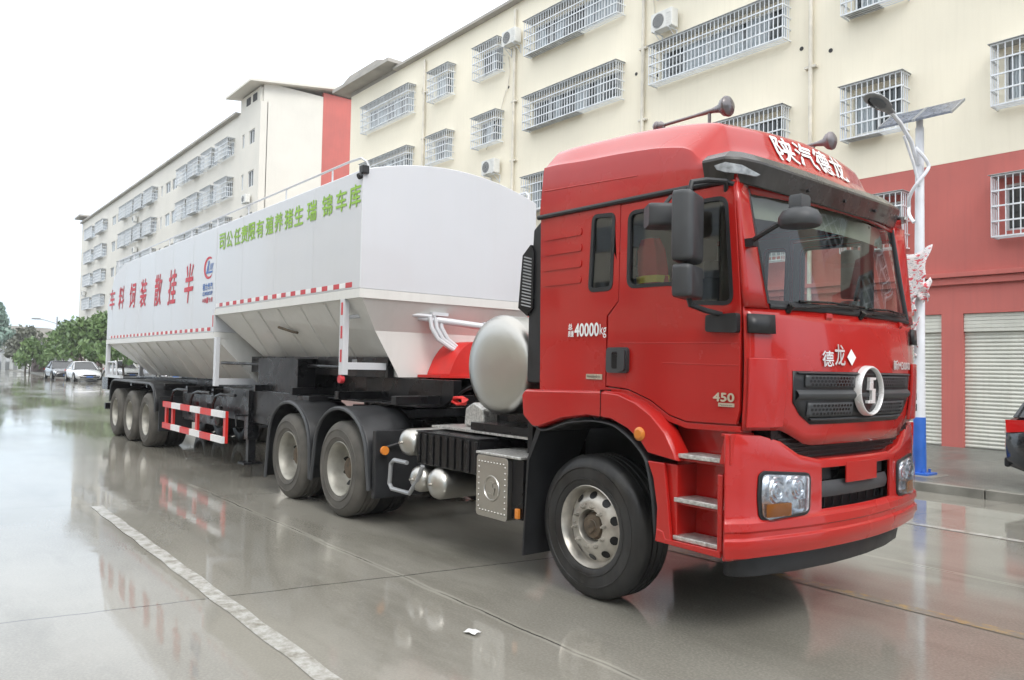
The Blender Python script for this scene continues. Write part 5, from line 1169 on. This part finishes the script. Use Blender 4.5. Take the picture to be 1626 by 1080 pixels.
for a, b in ((-.56, -.015), (.015, .56)):
    pn.mi(0); pn.loft([[pv(a, -1), pv(b, -1), pv(b, -1, .035), pv(a, -1, .035)], [pv(a, 1), pv(b, 1), pv(b, 1, .035), pv(a, 1, .035)]]); pn.mi(1)
    pn.loft([[pv(a - .012, -1.04, -.004), pv(a + .012, -1.04, -.004), pv(a + .012, -1.04, .04), pv(a - .012, -1.04, .04)], [pv(a - .012, 1.04, -.004), pv(a + .012, 1.04, -.004), pv(a + .012, 1.04, .04), pv(a - .012, 1.04, .04)]])
    pn.loft([[pv(b - .012, -1.04, -.004), pv(b + .012, -1.04, -.004), pv(b + .012, -1.04, .04), pv(b - .012, -1.04, .04)], [pv(b - .012, 1.04, -.004), pv(b + .012, 1.04, -.004), pv(b + .012, 1.04, .04), pv(b - .012, 1.04, .04)]])
pn.build('solar_panel', [M['solar'], M['lampgrey']], lp, smooth=0)
# torn handbills on the pole
def bill(pts, label, seed):
    rnd = random.Random(seed); mb = MB()
    a, b, c, d = [Vector(p) for p in pts]
    ph = rnd.random() * 6
    mb.grid(lambda u, v: tuple((a * (1 - u) + b * u) * (1 - v) + (d * (1 - u) + c * u) * v + Vector((.02 * math.sin(v * 9 + ph), -.05 * math.sin(u * 5 + v * 4 + ph), .03 * math.sin(u * 8 + ph)))), lin(0, 1, 9), lin(0, 1, 13), skip=lambda u, v: (u > .8 and v > .75 and rnd.random() < .7))
    return tag(mb.build('paper_poster', M['paper'], solid=.003), label, 'poster')
bill([(X0 - .28, Y0 - .12, 3.56), (X0 + .22, Y0 - .12, 3.72), (X0 + .12, Y0 - .13, 3.02), (X0 - .10, Y0 - .13, 2.86)], 'torn red and white handbill, biggest and topmost on the lamp pole', 1)
bill([(X0 + .02, Y0 - .14, 3.10), (X0 + .2, Y0 - .12, 3.2), (X0 + .2, Y0 - .11, 2.86), (X0 + .08, Y0 - .12, 2.84)], 'small white flap of paper sticking out right of the lamp pole', 2)
bill([(X0 - .16, Y0 - .13, 2.92), (X0 + .04, Y0 - .13, 3.0), (X0 - .02, Y0 - .12, 2.55), (X0 - .20, Y0 - .12, 2.58)], 'reddish torn handbill in the middle of the lamp pole', 3)
bill([(X0 - .10, Y0 - .13, 2.52), (X0 + .04, Y0 - .12, 2.60), (X0 + .0, Y0 - .12, 1.95), (X0 - .18, Y0 - .13, 2.02)], 'narrow torn handbill lowest on the lamp pole', 4)

# ------------------------------------------------------------------ cars
def make_car(name, paint, length=4.6, suv=False):
    """front towards +x, origin on the ground under its middle"""
    r = empty(name, (0, 0, 0)); h = length / 2; W = .90
    hb = 1.02 if suv else .92; ht = 1.66 if suv else 1.44
    st = [(-h, .40, hb - .22, .66), (-h + .06, .30, hb - .06, .78), (-h + .35, .22, hb, .86), (-h + 1.1, .20, hb + .0, .90), (0, .19, hb - .02, .91), (h - 1.5, .20, hb - .04, .90), (h - .7, .21, hb - .12, .88), (h - .25, .22, hb - .22, .82), (h - .06, .26, hb - .32, .74), (h, .36, hb - .42, .62)]
    mb = MB()
    def cs(x, z0, z1, w):
        p = [(w * .86, z0), (w * .98, z0 + .12), (w, (z0 + z1) / 2), (w * .985, z1 - .12), (w * .90, z1 - .015), (w * .6, z1 + .025), (0, z1 + .04)]
        return [(x, y, z) for y, z in p] + [(x, -y, z) for y, z in reversed(p[:-1])]
    mb.loft([cs(*q) for q in st]); b = mb.build('body', paint, r, smooth=50)
    gl = [(-h + (.15 if suv else .55), hb - .01, .80, .02), (-h + (.45 if suv else 1.25), ht - .08, .62, .0), (-h + 1.9, ht, .62, 0), (h - 2.25, ht - .03, .61, 0), (h - 1.35, hb - .03, .78, .02)]
    mb = MB(); mb.loft([[(x, w, hb - .03), (x, w - (w - .55) * .0, z), (x, -w, z), (x, -w, hb - .03)] if i in (0, 4) else [(x, .82, hb - .03), (x, w, z), (x, -w, z), (x, -.82, hb - .03)] for i, (x, z, w, k) in enumerate(gl)])
    g_ = mb.build('windows', M['carglass'], r, smooth=0, bevel=.04)
    mb = MB(); mb.loft([[(x, w - .02, z + .004), (x, w - .1, z + .03), (x, 0, z + .045), (x, -w + .1, z + .03), (x, -w + .02, z + .004)] for x, z, w, k in gl[1:4]], closed=False, caps=False); mb.build('roof', paint, r, solid=.02)
    for s in (-1, 1):
        mb = MB(); mb.tube([(gl[0][0] + .06, s * .79, hb), (gl[1][0], s * .625, ht - .07), (gl[2][0], s * .63, ht), (gl[3][0], s * .62, ht - .03), (gl[4][0], s * .79, hb)], .028, 6); mb.tube([(-.1, s * .83, hb), (-.15, s * .63, ht - .01)], .03, 6); mb.build('window_pillar', paint, r)
        mb = MB(); mb.loft(rbox(h - 1.55, s * .98, hb + .06, .10, .20, .13, 0, .04)); mb.build('door_mirror', paint, r, smooth=50)
        mb = MB(); mb.loft([[(h - .38, s * .845, hb - .36), (h - .38, s * .845, hb - .24), (h - .42, s * .80, hb - .20)], [(h - .10, s * .74, hb - .42), (h - .11, s * .74, hb - .31), (h - .16, s * .70, hb - .27)], [(h - .005, s * .50, hb - .47), (h - .02, s * .50, hb - .38), (h - .08, s * .46, hb - .33)]]); mb.build('headlight', M['refl'], r, smooth=0)
        mb = MB(); mb.loft([[(-h + .42, s * .872, hb - .20), (-h + .42, s * .872, hb - .05)], [(-h + .08, s * .80, hb - .24), (-h + .06, s * .79, hb - .06)], [(-h - .012, s * .62, hb - .26), (-h + .012, s * .62, hb - .08)], [(-h - .012, s * .36, hb - .25), (-h + .005, s * .36, hb - .10)]], closed=False, caps=False); mb.build('tail_light', M['redlens'], r, solid=.02, smooth=0)
        for x in (-h + .85, h - .88):
            mb = MB(); mb.lathe([(.20, .03), (.19, .0), (.17, .02), (.05, .015), (.001, 0)], (x, s * .905, .32), 20, 'y', -s); w = mb.build('wheel', M['rim2'], r)
            mb = MB(); mb.lathe([(.20, .02), (.21, -.006), (.29, .0), (.32, .03), (.32, .19), (.2, .21)], (x, s * .905, .32), 24, 'y', -s); mb.build('tyre', M['tyre'], w)
            mb = MB(); mb.lathe([(.335, .0), (.385, .004), (.37, .06), (.335, .1)], (x, s * .91, .33), 24, 'y', -s); mb.build('arch_trim', M['black'], r)
    mb = MB(); mb.box(h - .02, h + .012, -.42, .42, hb - .47, hb - .38); mb.box(h - .05, h + .006, -.62, .62, .28, .38); mb.build('grille', M['black'], r, bevel=.01)
    mb = MB(); mb.box(h + .012, h + .022, -.22, .22, hb - .58, hb - .49); mb.build('number_plate', M['btext'], r)
    mb = MB(); mb.box(-h - .012, -h + .06, -.68, .68, .28, .42); mb.build('rear_bumper', M['black'], r, bevel=.03)
    return r
def place(c, x, y, rz, label, group=None, z=0.):
    c.location = (x, y, z); c.rotation_euler = (0, 0, rz); return tag(c, label, 'car', group)
place(make_car('parked_car', M['card'], 4.5, True), -1.72, 12.95, -.04, 'black car with red tail lamps on the pavement at the right edge', z=PZ)
GC = 'cars parked in front of the far trees'
wc = make_car('parked_car', M['carw']); place(wc, -64.4, 11.05, .02, 'white saloon facing the camera, nearest of the far parked cars', GC)
place(make_car('parked_car', M['carg'], 4.5), -70.5, 10.5, .03, 'dark grey car parked behind the white saloon on its road side', GC)
c2 = dup(wc); place(c2, -67.5, 14.4, .1, 'white car on the pavement behind the trailer tail', GC, PZ)
sc_car = make_car('parked_car', M['cars']); place(sc_car, -76, 13.2, .1, 'silver car parked under the far trees', GC)
place(dup(sc_car), -60.5, 15.6, .15, 'silver car seen between the trailer rear posts', GC, PZ)

# ------------------------------------------------------------------ trees
def make_tree(name, H, cw, leaf, seed, n=1500, lsz=.34, low=.16):
    rnd = random.Random(seed); r = empty(name, (0, 0, 0))
    mb = MB(); tp = [Vector((.04 * rnd.uniform(-1, 1) * k, .04 * rnd.uniform(-1, 1) * k, H * .72 * k / 6)) for k in range(7)]
    for k in range(6): mb.cyl(tp[k], tp[k + 1], .02 * H * (1 - k / 7.5), .02 * H * (1 - (k + 1) / 7.5), n=8, caps=False)
    cl = []
    for k in range(16):
        a = k * 2.4 + rnd.uniform(-.3, .3); t = rnd.uniform(.25, 1); rad = cw * rnd.uniform(.35, .82) * math.sin(PI * min(1, .25 + .72 * t)) ; z = H * (low + (1 - low) * t * .93)
        p = Vector((rad * math.cos(a), rad * math.sin(a), z)); cl.append((p, cw * rnd.uniform(.26, .46)))
        q = tp[min(6, max(1, int(z / H * 6)))]; mb.tube([q * .85, (q + p) * .5 + Vector((0, 0, -.06 * H)), p], .006 * H, 5)
    mb.build('trunk', M['bark'], r)
    mb = MB()
    for k in range(n):
        c, rr_ = cl[rnd.randrange(len(cl))]; d = Vector((rnd.gauss(0, 1), rnd.gauss(0, 1), rnd.gauss(0, .8))).normalized() * rr_ * rnd.uniform(.45, 1.08) ** .7
        p = c + d; u = Vector((rnd.gauss(0, 1), rnd.gauss(0, 1), rnd.gauss(0, .5))).normalized(); v = u.orthogonal().normalized(); w_ = u.cross(v); a = rnd.uniform(0, PI); s_ = lsz * rnd.uniform(.5, 1.1)
        e1, e2 = (v * math.cos(a) + w_ * math.sin(a)) * s_, (w_ * math.cos(a) - v * math.sin(a)) * s_ * .6
        mb.add([p - e1, p + e2 * .8, p + e1, p - e2 * .8], [(0, 1, 2, 3)])
    mb.build('crown', leaf, r, smooth=0, weld=False)
    return r
def plant(t, x, y, label, s=1., rz=0., group=None, z=0.):
    t.location = (x, y, z); t.rotation_euler = (0, 0, rz); t.scale = (s, s, s); return tag(t, label, 'tree', group)
GT = 'green street trees before the pale house'
t1 = make_tree('street_tree', 5.6, 2.3, M['leaf'], 3); t2 = make_tree('street_tree', 6.2, 2.4, M['leaf'], 9)
plant(t1, -63.5, 13.6, 'green street tree standing closest to the trailer tail', .84, 0, GT, PZ)
plant(t2, -72, 13.7, 'tallest green street tree, second from the trailer tail', .86, 1, GT, PZ)
plant(dup(t1), -79, 13.4, 'round green street tree in the middle of the row', .9, 2.1, GT, PZ)
plant(dup(t2), -86, 13.2, 'green street tree beside the far double arm lamp', .82, 3.3, GT, PZ)
plant(dup(t1), -93, 13.2, 'low green street tree just left of the far lamp', .75, 4.4, GT, PZ)
plant(dup(t2), -70, 16.8, 'green tree set back against the pale house front', .85, 5, GT, PZ)
t3 = make_tree('dusky_tree', 5.0, 2.2, M['leaf2'], 5); plant(t3, -98, 11.2, 'dusky brownish tree left of the green row', .98)
plant(make_tree('small_tree', 3.4, 1.7, M['leaf'], 12, 900), -92, 10.9, 'small pale green tree in front of the dusky tree', 1.)
t4 = make_tree('tall_tree', 8.8, 2.8, M['leaf3'], 21, 1700, .5); plant(t4, -124, 10.6, 'tall tree with pale bluish haze in its leaf colour at the left edge of the road', 1.)

# ------------------------------------------------------------------ far end of the street
hallr = tag(empty('grey_hall', (-150, 17, 0)), 'low grey hall with stepped roof behind the left trees', 'building')
mb = MB(); mb.box(-175, -140, 6, 24, 0, 4.2); mb.build('wall', M['hall'], hallr, smooth=0)
mb = MB(); mb.prism([(5.5, 4.2), (24.5, 4.2), (24.5, 4.6), (19, 6.4), (13, 6.6), (9, 5.6), (5.5, 4.5)], 'x', -176, -139.2); mb.build('roof', M['roofc'], hallr, smooth=0)
fen = tag(empty('boundary_wall', (-128, 9, 0)), 'grey boundary wall with white pillars at the left edge', 'wall')
mb = MB(); mb.box(-128.3, -128, -8, 19, 0, 1.1); mb.box(-128.4, -127.9, -8, 19, 2.3, 2.75); mb.build('wall', M['hall'], fen, smooth=0)
for k in range(13):
    mb = MB(); y = 3.2 + .95 * k; mb.box(-127.95, -127.6, y, y + .45, 0, 2.28); mb.build('pillar', M['pillar'], fen, smooth=0)
mb = MB(); rnd = random.Random(4)
secs = []
for k in range(24):
    y = 12.2 + .42 * k * .62; x = -101 + .22 * k
    secs.append([(x + 1.2 * math.cos(a) * rnd.uniform(.7, 1.1), y, max(0, (1.5 + .3 * math.sin(k * .9)) * math.sin(a) * rnd.uniform(.8, 1.15))) for a in lin(0, PI, 9)])
mb.loft(secs); tag(mb.build('scrap_heap', M['soil'], smooth=0), 'long low brown heap between the boundary wall and the parked cars', 'heap')
fl = tag(empty('far_street_lamp', (-89, 12.75, PZ)), 'distant grey lamp post with a curved arm among the green trees', 'street lamp')
mb = MB(); mb.cyl((-89, 12.75, PZ), (-89, 12.75, 5.9), .09, .06, n=10); mb.build('pole', M['lampgrey'], fl)
mb = MB(); mb.tube([(-89, 12.75, 5.2), (-89.1, 12.3, 5.35), (-89.2, 11.6, 5.55), (-89.2, 11.2, 5.6)], .04, 6); mb.build('lamp_arm', M['lampgrey'], fl)
mb = MB(); mb.loft(rbox(-89.2, 10.95, 5.62, .3, .8, .14, 0, .05)); mb.build('lamp_head', M['lampgrey'], fl)

# ------------------------------------------------------------------ damp haze in the street
mb = MB(); mb.box(-950, 650, -650, 950, -1., 26)
hz = mb.build('haze', [], smooth=0); kind(hz, 'stuff')
hm = bpy.data.materials.new('haze'); hm.use_nodes = True; t_ = hm.node_tree; t_.nodes.clear()
ho = t_.nodes.new('ShaderNodeOutputMaterial'); pv_ = t_.nodes.new('ShaderNodeVolumePrincipled')
pv_.inputs['Color'].default_value = (.97, .985, 1, 1); pv_.inputs['Density'].default_value = .0007
t_.links.new(pv_.outputs[0], ho.inputs['Volume']); hz.data.materials.append(hm)

# ------------------------------------------------------------------ the other side of the street, seen in glass and paint
opp = tag(empty('apartment_building', (-20, -21, 0)), 'cream apartment house across the street, seen only as a reflection in the cab glass', 'building')
mb = MB(); mb.box(-75, 22, -33, -21, 3.6, 15.2); mb.mi(1); mb.box(-75, 22, -33, -21.003, 0, 3.6); mb.build('wall', [M['cream'], M['redwall']], opp, smooth=0)
for k in range(15):
    for z in (5, 7.9, 10.8, 13.4):
        mb = MB(); x = -72 + 6.2 * k; mb.box(x, x + 3.4, -21.002, -20.95, z, z + 1.3); f = mb.build('window', M['pane'], opp, smooth=0)
    mb = MB(); mb.box(-73 + 6.2 * k, -69 + 6.2 * k, -21.004, -20.96, .1, 3.0); mb.build('shutter', M['shutter'], opp, smooth=0)
GA = 'leafy trees ahead of the truck'
t5 = make_tree('street_tree', 7.5, 3.0, M['leaf'], 33, 1300, .45)
plant(t5, 13, 1.5, 'leafy tree ahead of the truck, seen only as a reflection in the windscreen', 1., 0, GA)
plant(dup(t5), 15.5, 7.5, 'leafy tree ahead of the truck, seen only as a reflection in the windscreen', 1.15, 2., GA)
plant(dup(t5), 12, -6.5, 'leafy tree ahead of the truck, seen only as a reflection in the windscreen', 1.05, 4., GA)
